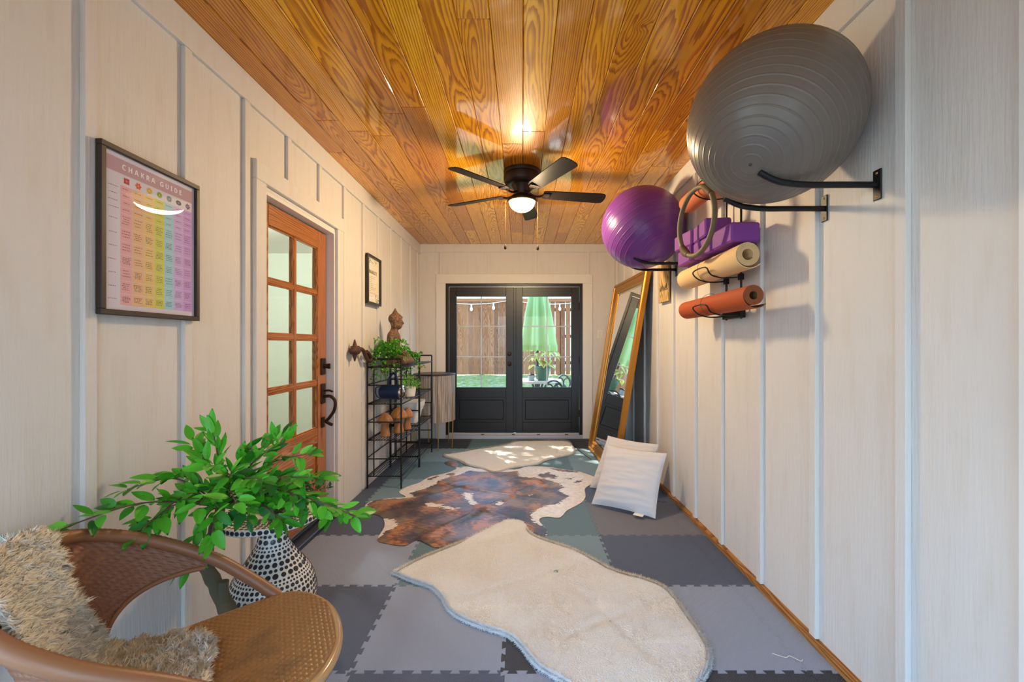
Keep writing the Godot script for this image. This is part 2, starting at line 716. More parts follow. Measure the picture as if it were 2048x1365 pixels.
	part(wb, "door_casing", slab(Vector3(-1.198, 2.165, ZB), Vector3(0.982, 2.295, ZB + 0.026), 0.003), M.trim)

	# near end, behind the camera
	var wf := struct("wall_front", "off-white siding wall with an open doorway at the room's near end")
	part(wf, "siding", slab(Vector3(-1.7, -0.2, ZF), Vector3(-0.75, HC, ZF + 0.12)), M.siding)
	part(wf, "siding", slab(Vector3(1.05, -0.2, ZF), Vector3(1.5, HC, ZF + 0.12)), M.siding)
	part(wf, "siding", slab(Vector3(-1.7, 2.2, ZF), Vector3(1.5, HC + 0.2, ZF + 0.12)), M.siding)

	build_side_door()
	build_french_doors()
	build_side_room()


func joint(L: float, a: float) -> PackedVector2Array:
	# one interlocking edge: along x from 0 to L, teeth of height a either side of 0
	var o := PackedVector2Array([Vector2(0, 0)])
	var p := L / 8.0
	for k in 8:
		var s := k * p
		for q in [[0.04, -1], [0.34, -1], [0.24, 1], [0.80, 1], [0.70, -1], [0.96, -1]]:
			o.append(Vector2(s + q[0] * p, q[1] * a))
	o.append(Vector2(L, 0))
	return o


func build_tiles(fl: Node3D) -> void:
	# colours row by row from the doorway to the far doors
	var rows := [[1, 0, 1, 0, 1, 0], [0, 1, 0, 1, 0, 1], [1, 0, 1, 0, 1, 0], [0, 1, 0, 1, 0, 1], [1, 1, 0, 1, 4, 4], [0, 0, 1, 4, 1, 1], [1, 1, 2, 5, 0, 0],
		[0, 0, 0, 2, 3, 3], [0, 5, 0, 5, 0, 0], [0, 2, 2, 2, 5, 0], [0, 5, 5, 2, 5, 0], [4, 4, 2, 0, 4, 4]]
	var e := joint(0.61, 0.0085)
	var room := PackedVector2Array([Vector2(XL + 0.005, ZF), Vector2(1.262, ZF), Vector2(1.262, ZB), Vector2(XL + 0.005, ZB)])
	var X0 := -1.908
	var Z0 := 1.35
	for r in rows.size():
		for c in 6:
			var x := X0 + 0.61 * c
			var z := Z0 - 0.61 * r
			var p := PackedVector2Array()
			for q in e:
				p.append(Vector2(x + q.x, z + q.y))
			for q in e:
				p.append(Vector2(x + 0.61 + q.y, z - q.x))
			for k in e.size():
				var q := e[e.size() - 1 - k]
				p.append(Vector2(x + q.x, z - 0.61 + q.y))
			for k in e.size():
				var q := e[e.size() - 1 - k]
				p.append(Vector2(x + q.y, z - q.x))
			var clean := PackedVector2Array()
			for q in p:
				if clean.is_empty() or clean[clean.size() - 1].distance_to(q) > 1e-5:
					clean.append(q)
			if clean[0].distance_to(clean[clean.size() - 1]) < 1e-5:
				clean.remove_at(clean.size() - 1)
			var shr := Geometry2D.offset_polygon(clean, -0.0006)
			for s in shr:
				for cut in Geometry2D.intersect_polygons(s, room):
					var b := MB.new()
					b.prism(cut, -0.012, 0.0)
					if b.i.size() > 0:
						part(fl, "foam_tile", b, M.mats[rows[r][c]])


func pane(a: Vector3, b: Vector3) -> MB:
	# a sheet of glass across x or z, facing the room
	var m := MB.new()
	var across := Vector3(0, 0, 1) if absf(a.z - b.z) < 1e-6 else Vector3(1, 0, 0)
	m.face([a, Vector3(b.x, a.y, b.z), b, Vector3(a.x, b.y, a.z)], a - across)
	return m


func build_side_door() -> void:
	var d := struct("door_1", "varnished wooden door with eight glass lites and black handle")
	var xi := XL - 0.16
	# jamb and threshold
	part(d, "jamb", slab(Vector3(xi, 0.0, D0), Vector3(XL + 0.002, DH - 0.002, D0 - 0.018), 0.001), M.trim)
	part(d, "jamb", slab(Vector3(xi, 0.0, D1 + 0.018), Vector3(XL + 0.002, DH - 0.002, D1), 0.001), M.trim)
	part(d, "jamb", slab(Vector3(xi, DH - 0.02, D0 - 0.018), Vector3(XL + 0.002, DH, D1 + 0.018), 0.001), M.trim)
	var dark := mat(c8(62, 68, 76), 0.4, 0.5)
	part(d, "threshold", slab(Vector3(xi, -0.05, D0), Vector3(XL + 0.03, 0.03, D1), 0.006), dark)
	part(d, "weather_strip", slab(Vector3(XL - 0.055, 0.03, D0 - 0.02), Vector3(XL - 0.035, 0.052, D1 + 0.02), 0.003), M.black)
	# slab: face at xf, 45 mm thick
	var xf := XL - 0.058
	var xb := xf - 0.045
	var z0 := D0 - 0.022
	var z1 := D1 + 0.022
	var zs0 := z0 - 0.13
	var zs1 := z1 + 0.13
	var y0 := 0.055
	var y1 := DH - 0.026
	var w: Material = M.door_wood
	rng.seed = 8
	var bar := func(called: String, a: Vector3, b: Vector3, g: int) -> void:
		var m := MB.new()
		m.bx(a, b, 0.004, g, Vector2(rng.randf() * 3, rng.randf() * 3))
		part(d, called, m, w)
	bar.call("stile", Vector3(xb, y0, z0), Vector3(xf, y1, zs0), 1)
	bar.call("stile", Vector3(xb, y0, zs1), Vector3(xf, y1, z1), 1)
	bar.call("rail", Vector3(xb, 2.02, zs0), Vector3(xf, y1, zs1), 2)
	bar.call("rail", Vector3(xb, 0.59, zs0), Vector3(xf, 0.70, zs1), 2)
	bar.call("rail", Vector3(xb, y0, zs0), Vector3(xf, 0.24, zs1), 2)
	bar.call("panel", Vector3(xb + 0.012, 0.24, zs0), Vector3(xf - 0.016, 0.59, zs1), 2)
	bar.call("panel_field", Vector3(xb + 0.014, 0.285, zs0 - 0.045), Vector3(xf - 0.006, 0.545, zs1 + 0.045), 2)
	var zm := (zs0 + zs1) / 2
	bar.call("muntin", Vector3(xb + 0.004, 0.70, zm + 0.016), Vector3(xf - 0.004, 2.02, zm - 0.016), 1)
	for k in 3:
		var y := 0.70 + 0.33 * (k + 1)
		bar.call("muntin", Vector3(xb + 0.005, y - 0.016, zs0), Vector3(xf - 0.005, y + 0.016, zs1), 2)
	for k in 4:
		for s in 2:
			var za := zs0 if s == 0 else zm - 0.016
			var zb := zm + 0.016 if s == 0 else zs1
			var ya := 0.70 + 0.33 * k + (0.016 if k > 0 else 0.0)
			var yb := 0.70 + 0.33 * (k + 1) - (0.016 if k < 3 else 0.0)
			var p := part(d, "lite", pane(Vector3(xf - 0.022, ya, za), Vector3(xf - 0.022, yb, zb)), M.glass)
			# glazing bead round the pane
			var m := MB.new()
			m.bx(Vector3(xf - 0.020, ya, za), Vector3(xf - 0.008, ya + 0.008, zb), 0.002, 2)
			m.bx(Vector3(xf - 0.020, yb - 0.008, za), Vector3(xf - 0.008, yb, zb), 0.002, 2)
			m.bx(Vector3(xf - 0.020, ya, za), Vector3(xf - 0.008, yb, za - 0.008), 0.002, 1)
			m.bx(Vector3(xf - 0.020, ya, zb + 0.008), Vector3(xf - 0.008, yb, zb), 0.002, 1)
			part(p, "glazing_bead", m, w)
	# lockset
	var zc := z1 + 0.062
	var m := MB.new()
	m.bx(Vector3(xf, 1.085, zc - 0.03), Vector3(xf + 0.014, 1.21, zc + 0.03), 0.006)
	m.tube([Vector3(xf + 0.01, 1.15, zc), Vector3(xf + 0.045, 1.15, zc)], 0.017, 12)
	m.bx(Vector3(xf + 0.045, 1.13, zc - 0.006), Vector3(xf + 0.06, 1.17, zc + 0.006), 0.003)
	part(d, "deadbolt", m, M.bronze, "dark bronze deadbolt")
	m = MB.new()
	m.bx(Vector3(xf, 0.87, zc - 0.03), Vector3(xf + 0.014, 1.02, zc + 0.03), 0.006)
	m.bx(Vector3(xf, 0.69, zc - 0.022), Vector3(xf + 0.012, 0.77, zc + 0.022), 0.006)
	m.tube(path([Vector3(xf + 0.01, 0.92, zc), Vector3(xf + 0.06, 0.925, zc), Vector3(xf + 0.095, 0.89, zc), Vector3(xf + 0.09, 0.82, zc), Vector3(xf + 0.05, 0.76, zc), Vector3(xf + 0.03, 0.735, zc), Vector3(xf + 0.075, 0.71, zc)], 5), 0.0115, 10)
	m.tube(path([Vector3(xf + 0.01, 0.965, zc), Vector3(xf + 0.05, 0.968, zc), Vector3(xf + 0.078, 0.958, zc)], 4), 0.0075, 8)
	part(d, "handle", m, M.bronze, "dark bronze thumb-latch pull handle")


func build_french_doors() -> void:
	var fr := struct("trim_1", "black frame and aluminium sill of the double doors")
	var z0 := ZB - 0.14
	var z1 := ZB + 0.006
	part(fr, "jamb", slab(Vector3(-1.066, 0.0, z0), Vector3(-1.022, 2.165, z1), 0.003), M.black_door)
	part(fr, "jamb", slab(Vector3(0.803, 0.0, z0), Vector3(0.846, 2.165, z1), 0.003), M.black_door)
	part(fr, "head", slab(Vector3(-1.022, 2.122, z0), Vector3(0.803, 2.165, z1), 0.003), M.black_door)
	part(fr, "weather_strip", slab(Vector3(-1.022, 2.117, ZB - 0.03), Vector3(0.803, 2.122, ZB - 0.005)), M.alu)
	part(fr, "weather_strip", slab(Vector3(-1.022, 0.09, ZB - 0.03), Vector3(-1.017, 2.117, ZB - 0.005)), M.alu)
	var s := MB.new()
	s.bx(Vector3(-1.066, -0.05, z0), Vector3(0.846, 0.05, ZB + 0.03), 0.006)
	s.bx(Vector3(-1.02, 0.05, ZB - 0.10), Vector3(0.80, 0.078, ZB + 0.012), 0.006)
	part(fr, "sill", s, M.alu)
	for x in [-0.55, -0.12, 0.23, 0.62]:
		part(fr, "sill_screw_cover", slab(Vector3(x - 0.022, 0.05, ZB + 0.013), Vector3(x + 0.022, 0.064, ZB + 0.019), 0.002), mat(c8(60, 60, 64), 0.5))
	var dz := ZB - 0.045
	for k in 2:
		var d := struct("door_%d" % (k + 2), "black glazed french door leaf, %s" % ["with knob and deadbolt", "with the green parasol behind its glass"][k])
		var a := -1.017 if k == 0 else -0.085
		var b := -0.118 if k == 0 else 0.798
		var ga := -0.916 if k == 0 else 0.008
		var gb := -0.225 if k == 0 else 0.690
		var f0 := dz
		var f1 := dz + 0.045
		var put := func(called: String, p: Vector3, q: Vector3, bev: float, mm: Material) -> MeshInstance3D:
			return part(d, called, slab(p, q, bev), mm)
		put.call("stile", Vector3(a, 0.082, f0), Vector3(ga, 2.114, f1), 0.003, M.black_door)
		put.call("stile", Vector3(gb, 0.082, f0), Vector3(b, 2.114, f1), 0.003, M.black_door)
		put.call("rail", Vector3(ga, 1.986, f0), Vector3(gb, 2.114, f1), 0.003, M.black_door)
		put.call("rail", Vector3(ga, 0.575, f0), Vector3(gb, 0.715, f1), 0.003, M.black_door)
		put.call("rail", Vector3(ga, 0.082, f0), Vector3(gb, 0.225, f1), 0.003, M.black_door)
		put.call("panel", Vector3(ga, 0.225, f0 + 0.012), Vector3(gb, 0.575, f1 - 0.016), 0.0, M.black_door)
		put.call("panel_field", Vector3(ga + 0.035, 0.262, f0 + 0.01), Vector3(gb - 0.035, 0.538, f1 - 0.006), 0.008, M.black_door)
		part(d, "pane", pane(Vector3(ga, 0.715, dz + 0.032), Vector3(gb, 1.986, dz + 0.032)), M.glass)
		var gm := mat(c8(196, 200, 204), 0.5)
		put.call("grille_bar", Vector3((ga + gb) / 2 - 0.008, 0.715, dz + 0.017), Vector3((ga + gb) / 2 + 0.008, 1.986, dz + 0.027), 0.002, gm)
		for y in [1.139, 1.568]:
			put.call("grille_bar", Vector3(ga, y - 0.008, dz + 0.018), Vector3(gb, y + 0.008, dz + 0.026), 0.002, gm)
		if k == 0:
			for y in [1.185, 1.045]:
				var m := MB.new()
				m.xf = Transform3D(Basis(Vector3.RIGHT, PI / 2), Vector3(-0.178, y, f1))
				m.lathe([Vector2(0.0, 0.0), Vector2(0.033, 0.0), Vector2(0.033, 0.0), Vector2(0.033, 0.008), Vector2(0.03, 0.012), Vector2(0.012, 0.014), Vector2(0.012, 0.03), Vector2(0.02, 0.036), Vector2(0.026, 0.046), Vector2(0.022, 0.056), Vector2(0.0, 0.06)] if y < 1.1 else [Vector2(0.0, 0.0), Vector2(0.03, 0.0), Vector2(0.03, 0.0), Vector2(0.03, 0.012), Vector2(0.02, 0.018), Vector2(0.0, 0.018)], 20)
				part(d, "knob" if y < 1.1 else "deadbolt", m, M.bronze, "dark bronze knob" if y < 1.1 else "dark bronze deadbolt")
		else:
			put.call("astragal", Vector3(-0.119, 0.085, f1), Vector3(-0.083, 2.112, f1 + 0.012), 0.003, M.black_door)
			for y in [0.35, 1.1, 1.85]:
				put.call("hinge", Vector3(0.79, y - 0.05, f1), Vector3(0.804, y + 0.05, f1 + 0.008), 0.003, M.bronze)


func build_side_room() -> void:
	# the pale room seen through the side door's glass
	var pale := mat(c8(216, 226, 210), 0.8)
	var r := struct("wall_side_room", "pale panelled room beyond the wooden door")
	var x1 := XL - 0.16
	part(r, "wall", slab(Vector3(-4.3, -0.2, -0.6), Vector3(-4.2, 2.7, -6.0)), pale)
	part(r, "wall", slab(Vector3(-4.2, -0.2, -6.0), Vector3(x1, 2.7, -6.1)), pale)
	part(r, "wall", slab(Vector3(-4.2, -0.2, -0.5), Vector3(x1, 2.7, -0.6)), pale)
	part(r, "side_room_ceiling", slab(Vector3(-4.3, 2.6, -0.5), Vector3(x1, 2.7, -6.1)), mat(c8(238, 238, 232), 0.8))
	part(r, "side_room_floor", slab(Vector3(-4.3, -0.2, -0.5), Vector3(x1, 0.0, -6.1)), mat(c8(150, 120, 90), 0.5))
	for y in [0.14, 0.75, 1.72, 2.02]:
		part(r, "moulding", slab(Vector3(-4.2, y - 0.03, -0.6), Vector3(-4.18, y + 0.03, -6.0), 0.006), M.white)
	for k in 8:
		var z := -1.0 - 0.65 * k
		part(r, "moulding", slab(Vector3(-4.2, 0.78, z), Vector3(-4.185, 1.69, z - 0.04), 0.004), M.white)
	var l := thing("ceiling_lamp", "round white ceiling lamp in the room behind the wooden door", "lamp", Vector3(-2.9, 2.6, -4.0))
	var m := MB.new()
	m.lathe([Vector2(0.0, -0.03), Vector2(0.17, -0.03), Vector2(0.18, -0.02), Vector2(0.18, 0.0)], 24)
	part(l, "lamp_base", m, M.white)
	m = MB.new()
	m.lathe([Vector2(0.0, -0.11), Vector2(0.08, -0.10), Vector2(0.14, -0.07), Vector2(0.16, -0.03)], 24)
	var gm := mat(c8(255, 250, 240), 0.4)
	gm.emission_enabled = true
	gm.emission = c8(255, 244, 224)
	gm.emission_energy_multiplier = 2.0
	part(l, "lamp_shade", m, gm)
	var o := OmniLight3D.new()
	o.name = "ceiling_lamp_glow"
	l.add_child(o)
	o.position = Vector3(0, -0.07, 0)
	o.light_color = c8(250, 255, 248)
	o.light_energy = 2.7
	o.light_size = 0.1
	o.omni_range = 12.0
	o.omni_attenuation = 2.0
	o.shadow_enabled = true


# ---------------------------------------------------------------- the garden behind the far doors

func ground_height(z: float) -> float:
	return clampf((-z - 8.6) / 3.4, 0.0, 1.0) * 0.45


func build_garden() -> void:
	var g := struct("floor_garden", "paved patio rising to a lawn in front of the fence")
	part(g, "patio", slab(Vector3(-9, -0.3, -6.1), Vector3(9, 0.0, -8.6)), mat(c8(150, 142, 130), 0.85))
	var b := MB.new()
	b.sheet(40, 60, func(u: float, v: float) -> Vector3:
		var z := -8.6 - 9.7 * u
		return Vector3(-9 + 18 * v, ground_height(z) + 0.012 * sin(v * 90.0) * sin(u * 40.0), z), func(q: Vector2) -> Vector2: return q * 8.0)
	var lawn := mat(c8(108, 118, 62), 0.95)
	var nt := noise_img(256, 256, 0.04, 4, 61)
	var nd := nt.get_data()
	var lo := PackedByteArray()
	lo.resize(256 * 256 * 3)
	for k in 256 * 256:
		var q := clampf((nd[k] / 255.0 - 0.42) * 3.0, 0.0, 1.0)
		lo[k * 3] = int(lerpf(112, 176, q))
		lo[k * 3 + 1] = int(lerpf(128, 152, q))
		lo[k * 3 + 2] = int(lerpf(74, 116, q))
	lawn.albedo_color = Color.WHITE
	lawn.albedo_texture = tex(Image.create_from_data(256, 256, false, Image.FORMAT_RGB8, lo))
	part(g, "lawn", b, lawn)
	# blades of grass near the view, nobody could count them
	rng.seed = 19
	var bl := MB.new()
	for k in 5:
		var p := Vector3(rng.randf_range(-0.02, 0.02), 0, rng.randf_range(-0.02, 0.02))
		var t := p + Vector3(rng.randf_range(-0.03, 0.03), rng.randf_range(0.04, 0.08), rng.randf_range(-0.03, 0.03))
		bl.face([p - Vector3(0.003, 0, 0), p + Vector3(0.003, 0, 0), t], p - Vector3(0, 0, 1))
	var gm := mat(c8(140, 150, 84), 0.8)
	gm.backlight_enabled = true
	gm.backlight = Color(0.3, 0.4, 0.1)
	var mm := MultiMesh.new()
	mm.transform_format = MultiMesh.TRANSFORM_3D
	mm.mesh = bl.mesh()
	mm.instance_count = 5000
	var clump := noisef(1.2, 2, 5)
	var done := 0
	while done < 5000:
		var x := rng.randf_range(-4.5, 4.5)
		var z := rng.randf_range(-8.8, -11.93)
		if clump.get_noise_2d(x, z) + rng.randf_range(-0.5, 0.5) < -0.05:
			continue
		mm.set_instance_transform(done, Transform3D(Basis(Vector3.UP, rng.randf() * TAU) * rng.randf_range(0.6, 1.2), Vector3(x, ground_height(z), z)))
		done += 1
	var gi := MultiMeshInstance3D.new()
	gi.name = "grass_blades"
	gi.multimesh = mm
	gi.material_override = gm
	add_child(gi)
	tag(gi, "short green and straw-coloured grass in front of the fence", "grass", "", "stuff")

	# fence: boards, each its own
	var f := thing("wooden_fence", "tall brown cedar board fence behind the lawn", "fence", Vector3(0, ground_height(-12.0), -12.0))
	for k in 84:
		var x := -6.0 + 0.1445 * k
		var gap := 0.002 if x < 0.35 else 0.013
		var m := MB.new()
		var h := 2.12 + rng.randf_range(-0.012, 0.012)
		m.bx(Vector3(x + gap, 0.02, -0.01), Vector3(x + 0.1445 - gap, h, 0.012 + rng.randf_range(0.0, 0.008)), 0.003, 1, Vector2(rng.randi_range(0, 7) * 0.1448 - x, rng.randf() * 3))
		part(f, "board", m, M.fence[rng.randi_range(0, 3)])
	for y in [0.35, 1.1, 1.85]:
		var m := MB.new()
		m.bx(Vector3(-6, y - 0.045, -0.05), Vector3(6.1, y + 0.045, -0.012), 0.003, 0)
		part(f, "rail", m, M.fence[3])
	var cap := MB.new()
	cap.bx(Vector3(-6, 2.07, 0.022), Vector3(6.1, 2.16, 0.045), 0.003, 0)
	part(f, "cap_board", cap, M.fence[2])
	for k in 6:
		var m := MB.new()
		m.bx(Vector3(-5.6 + 2.2 * k, -0.1, -0.14), Vector3(-5.5 + 2.2 * k, 2.1, -0.05), 0.004, 1)
		part(f, "post", m, M.fence[3])

	# neighbouring house over the fence
	var h := thing("neighbour_house", "pale house with grey shingle roof beyond the fence", "house", Vector3(0, 0.4, -16.0))
	part(h, "wall", slab(Vector3(-7, -0.1, -3), Vector3(7, 2.6, 0)), mat(c8(226, 222, 212), 0.8))
	part(h, "fascia", slab(Vector3(-7.4, 2.5, 0.35), Vector3(7.4, 2.68, 0.4), 0.01), M.white)
	var rf := MB.new()
	rf.face([Vector3(-7.4, 2.68, 0.42), Vector3(7.4, 2.68, 0.42), Vector3(7.4, 4.4, -3.5), Vector3(-7.4, 4.4, -3.5)], Vector3(0, 0, -2))
	rf.face([Vector3(-7.4, 2.62, 0.42), Vector3(7.4, 2.62, 0.42), Vector3(7.4, 4.34, -3.5), Vector3(-7.4, 4.34, -3.5)], Vector3(0, 9, -2))
	part(h, "roof", rf, mat(c8(150, 148, 146), 0.9))

	build_parasol()
	build_garden_table()
	build_lights_string()
	build_shade_tree()
	# the porch's own eave outside the doors
	var e := struct("ceiling_eave", "white eave over the far doors")
	part(e, "eave", slab(Vector3(-2.5, 2.55, -6.1), Vector3(2.5, 2.7, -6.5), 0.01), M.white)


func build_parasol() -> void:
	var t := thing("closed_parasol", "closed lime green patio parasol with scalloped edge on a black pole", "parasol", Vector3(0.262, 0.0, -7.2))
	var m := MB.new()
	m.tube([Vector3(0, 0, 0), Vector3(0, 2.63, 0)], 0.02, 12)
	part(t, "pole", m, M.black)
	m = MB.new()
	m.lathe([Vector2(0, 2.6), Vector2(0.055, 2.6), Vector2(0.05, 2.65), Vector2(0.02, 2.69), Vector2(0, 2.7)], 12)
	part(t, "finial", m, M.black)
	var cl := mat(c8(166, 200, 134), 0.8)
	cl.backlight_enabled = true
	cl.backlight = Color(0.42, 0.5, 0.28)
	m = MB.new()
	m.sheet(96, 30, func(u: float, v: float) -> Vector3:
		var a := u * TAU
		var y := 2.62 - 1.32 * v - 0.03 * absf(sin(a * 12.0)) * smoothstep(0.9, 1.0, v)
		var r := 0.05 + 0.205 * pow(v, 0.8)
		r *= 1.0 + (0.24 * sin(a * 8.0) + 0.08 * sin(a * 3.0 + 1.0)) * smoothstep(0.05, 0.6, v)
		return Vector3(r * cos(a), y, r * sin(a) * 0.8), null, true)
	part(t, "canopy", m, cl)
	m = MB.new()
	m.sheet(96, 3, func(u: float, v: float) -> Vector3:
		var a := u * TAU
		var r := 0.258 * (1.0 + 0.26 * sin(a * 8.0) + 0.1 * sin(a * 24.0) + 0.08 * sin(a * 3.0 + 1.0))
		return Vector3(r * cos(a), 1.31 - (0.085 + 0.03 * absf(sin(a * 12.0))) * v, r * sin(a) * 0.8), null, true)
	part(t, "valance", m, cl)


func build_garden_table() -> void:
	var g := mat(c8(196, 194, 186), 0.6)
	var t := thing("patio_table", "round pale stone-topped patio table under the parasol", "table", Vector3(0.262, 0.0, -7.2))
	var m := MB.new()
	m.lathe([Vector2(0, 0.68), Vector2(0.38, 0.68), Vector2(0.40, 0.69), Vector2(0.40, 0.715), Vector2(0.39, 0.72), Vector2(0, 0.72)], 40)
	part(t, "table_top", m, g)
	for k in 4:
		var a := TAU * k / 4 + 0.4
		var q := MB.new()
		q.tube(path([Vector3(0.1 * cos(a), 0.68, 0.1 * sin(a)), Vector3(0.06 * cos(a), 0.4, 0.06 * sin(a)), Vector3(0.28 * cos(a), 0.0, 0.28 * sin(a))], 5), 0.018, 8)
		part(t, "leg", q, M.black)
	# planter on the table
	var p := thing("caladium_plant", "lime and red broad-leaved plant in a dark green pot on the patio table", "plant", Vector3(0.345, 0.722, -7.0))
	m = MB.new()
	m.lathe([Vector2(0, 0.0), Vector2(0.085, 0.0), Vector2(0.085, 0.0), Vector2(0.115, 0.20), Vector2(0.125, 0.20), Vector2(0.125, 0.23), Vector2(0.11, 0.23), Vector2(0.10, 0.21), Vector2(0, 0.21)], 24)
	part(p, "pot", m, mat(c8(36, 96, 72), 0.5))
	rng.seed = 23
	for k in 16:
		var a := TAU * k / 16.0 * 2.4
		var len := rng.randf_range(0.12, 0.2)
		var rad := rng.randf_range(0.06, 0.2)
		var up := rng.randf_range(0.26, 0.5)
		var q := MB.new()
		q.xf = Transform3D(Basis(Vector3.UP, -a), Vector3(rad * 0.5 * cos(a), 0, rad * 0.5 * sin(a)))
		q.tint = Color(1, 1, 1)
		q.sheet(6, 6, func(u: float, v: float) -> Vector3:
			var w := sin(PI * pow(u, 0.75)) * 0.075
			return Vector3(0.04 + u * len + rad * 0.3, up - 0.9 * u * u * len + 0.05 * u - absf(v - 0.5) * 0.03, (v - 0.5) * 2.0 * w))
		for s in q.c.size():
			var du := absf(q.t[s].y - 0.5)
			q.c[s] = Color(0.75, 0.25, 0.15) if du < 0.2 else Color(1, 1, 1)
		part(p, "leaf", q, M.lime)
	var j := thing("glass_lantern", "small glass jar lantern with dark lid on the patio table", "lantern", Vector3(0.15, 0.722, -6.95))
	m = MB.new()
	m.lathe([Vector2(0, 0.0), Vector2(0.05, 0.0), Vector2(0.055, 0.01), Vector2(0.055, 0.08), Vector2(0.05, 0.09)], 20)
	part(j, "jar", m, mat(c8(150, 160, 160), 0.1))
	m = MB.new()
	m.lathe([Vector2(0, 0.09), Vector2(0.055, 0.09), Vector2(0.055, 0.105), Vector2(0.02, 0.115), Vector2(0.0, 0.12)], 20)
	part(j, "lid", m, M.black)
	# cast iron chairs
	for k in 3:
		var cpos: Vector3 = [Vector3(0.44, 0.0, -6.55), Vector3(0.66, 0.0, -7.74), Vector3(0.86, 0.0, -7.22)][k]
		var c := thing("garden_chair", ["dark cast iron garden chair between the glazed door and the patio table", "dark cast iron garden chair on the fence side of the patio table", "dark cast iron garden chair at the table, half hidden by the door stile"][k], "chair", cpos, [0.2, 0.5, 0.9][k], "cast iron patio chairs")
		var met: Material = mat(c8(52, 62, 62), 0.5, 0.4)
		m = MB.new()
		m.lathe([Vector2(0, 0.40), Vector2(0.19, 0.40), Vector2(0.2, 0.41), Vector2(0.19, 0.42), Vector2(0, 0.42)], 20)
		part(c, "seat", m, met)
		for s in 4:
			var a := PI / 4 + PI / 2 * s
			m = MB.new()
			m.tube(path([Vector3(0.15 * cos(a), 0.40, 0.15 * sin(a)), Vector3(0.14 * cos(a), 0.2, 0.14 * sin(a)), Vector3(0.21 * cos(a), 0, 0.21 * sin(a))], 4), 0.012, 6)
			part(c, "leg", m, met)
		m = MB.new()
		var loop := func(ctr: Vector3, rx: float, ry: float, a0: float, a1: float) -> void:
			var pts := []
			for s in 17:
				var a := lerpf(a0, a1, s / 16.0)
				pts.append(ctr + Vector3(rx * cos(a), ry * sin(a), 0))
			m.tube(pts, 0.013, 6)
		loop.call(Vector3(0, 0.55, 0.17), 0.17, 0.22, -0.5, PI + 0.5)
		loop.call(Vector3(-0.07, 0.62, 0.17), 0.07, 0.10, 0, TAU)
		loop.call(Vector3(0.07, 0.62, 0.17), 0.07, 0.10, 0, TAU)
		loop.call(Vector3(0, 0.50, 0.17), 0.06, 0.09, 0, TAU)
		part(c, "backrest", m, met)


func build_lights_string() -> void:
	var t := thing("string_lights", "string of white globe bulbs hanging along the fence", "string lights", Vector3(0, 2.5, -11.935))
	var m := MB.new()
	var pts := []
	for k in 61:
		var x := -4.0 + 8.0 * k / 60.0
		pts.append(Vector3(x, -0.05 + 0.12 * pow(fposmod(x + 0.3, 2.2) / 1.1 - 1.0, 2.0), 0))
	m.tube(pts, 0.009, 6)
	part(t, "cable", m, M.white)
	for k in 13:
		var x := -3.9 + 0.62 * k
		var y := -0.05 + 0.12 * pow(fposmod(x + 0.3, 2.2) / 1.1 - 1.0, 2.0)
		var q := MB.new()
		q.xf.origin = Vector3(x, y, 0)
		q.lathe([Vector2(0, -0.08), Vector2(0.02, -0.08), Vector2(0.02, 0.0), Vector2(0, 0)], 10)
		var s := part(t, "socket", q, M.white)
		q = MB.new()
		q.xf.origin = Vector3(x, y, 0)
		q.lathe([Vector2(0, -0.20), Vector2(0.025, -0.19), Vector2(0.042, -0.155), Vector2(0.035, -0.11), Vector2(0.018, -0.08)], 12)
		part(s, "bulb", q, M.white)


func build_shade_tree() -> void:
	# its crown, out of sight over the patio, breaks the sun into patches
	var t := thing("garden_tree", "leafy tree overhanging the patio outside the far doors", "tree", Vector3(-4.2, 0.0, -9.0))
	var m := MB.new()
	m.tube(path([Vector3(0, 0, 0), Vector3(0.1, 1.5, 0), Vector3(0.5, 3.0, 0.1), Vector3(1.4, 4.2, 0.3), Vector3(2.8, 4.9, 0.5), Vector3(4.2, 5.1, 0.6)], 5), [0.16, 0.16, 0.155, 0.15, 0.15, 0.15, 0.145, 0.14, 0.14, 0.13, 0.13, 0.12, 0.12, 0.11, 0.10, 0.10, 0.09, 0.09, 0.08, 0.08, 0.07, 0.06, 0.05, 0.04, 0.03, 0.02], 10)
	part(t, "trunk", m, M.bark)
	rng.seed = 29
	m = MB.new()
	for k in 5200:
		var c := Vector3(rng.randf_range(1.4, 5.6), 0, 0)
		c.y = 4.9 + rng.randf_range(-0.55, 0.7)
		c.z = 0.5 + rng.randf_range(-1.1, 1.1)
		var b := Basis(Vector3(rng.randfn(), rng.randfn(), rng.randfn()).normalized(), rng.randf() * TAU)
		var s := rng.randf_range(0.05, 0.1)
		var q := [c + b * Vector3(-s, 0, 0), c + b * Vector3(0, 0, s * 0.45), c + b * Vector3(s, 0, 0), c + b * Vector3(0, 0, -s * 0.45)]
		m.face(q, c - b.y)
	var lf := part(t, "foliage", m, M.lime)
	lf.set_meta("kind", "stuff")


# ---------------------------------------------------------------- ceiling fan

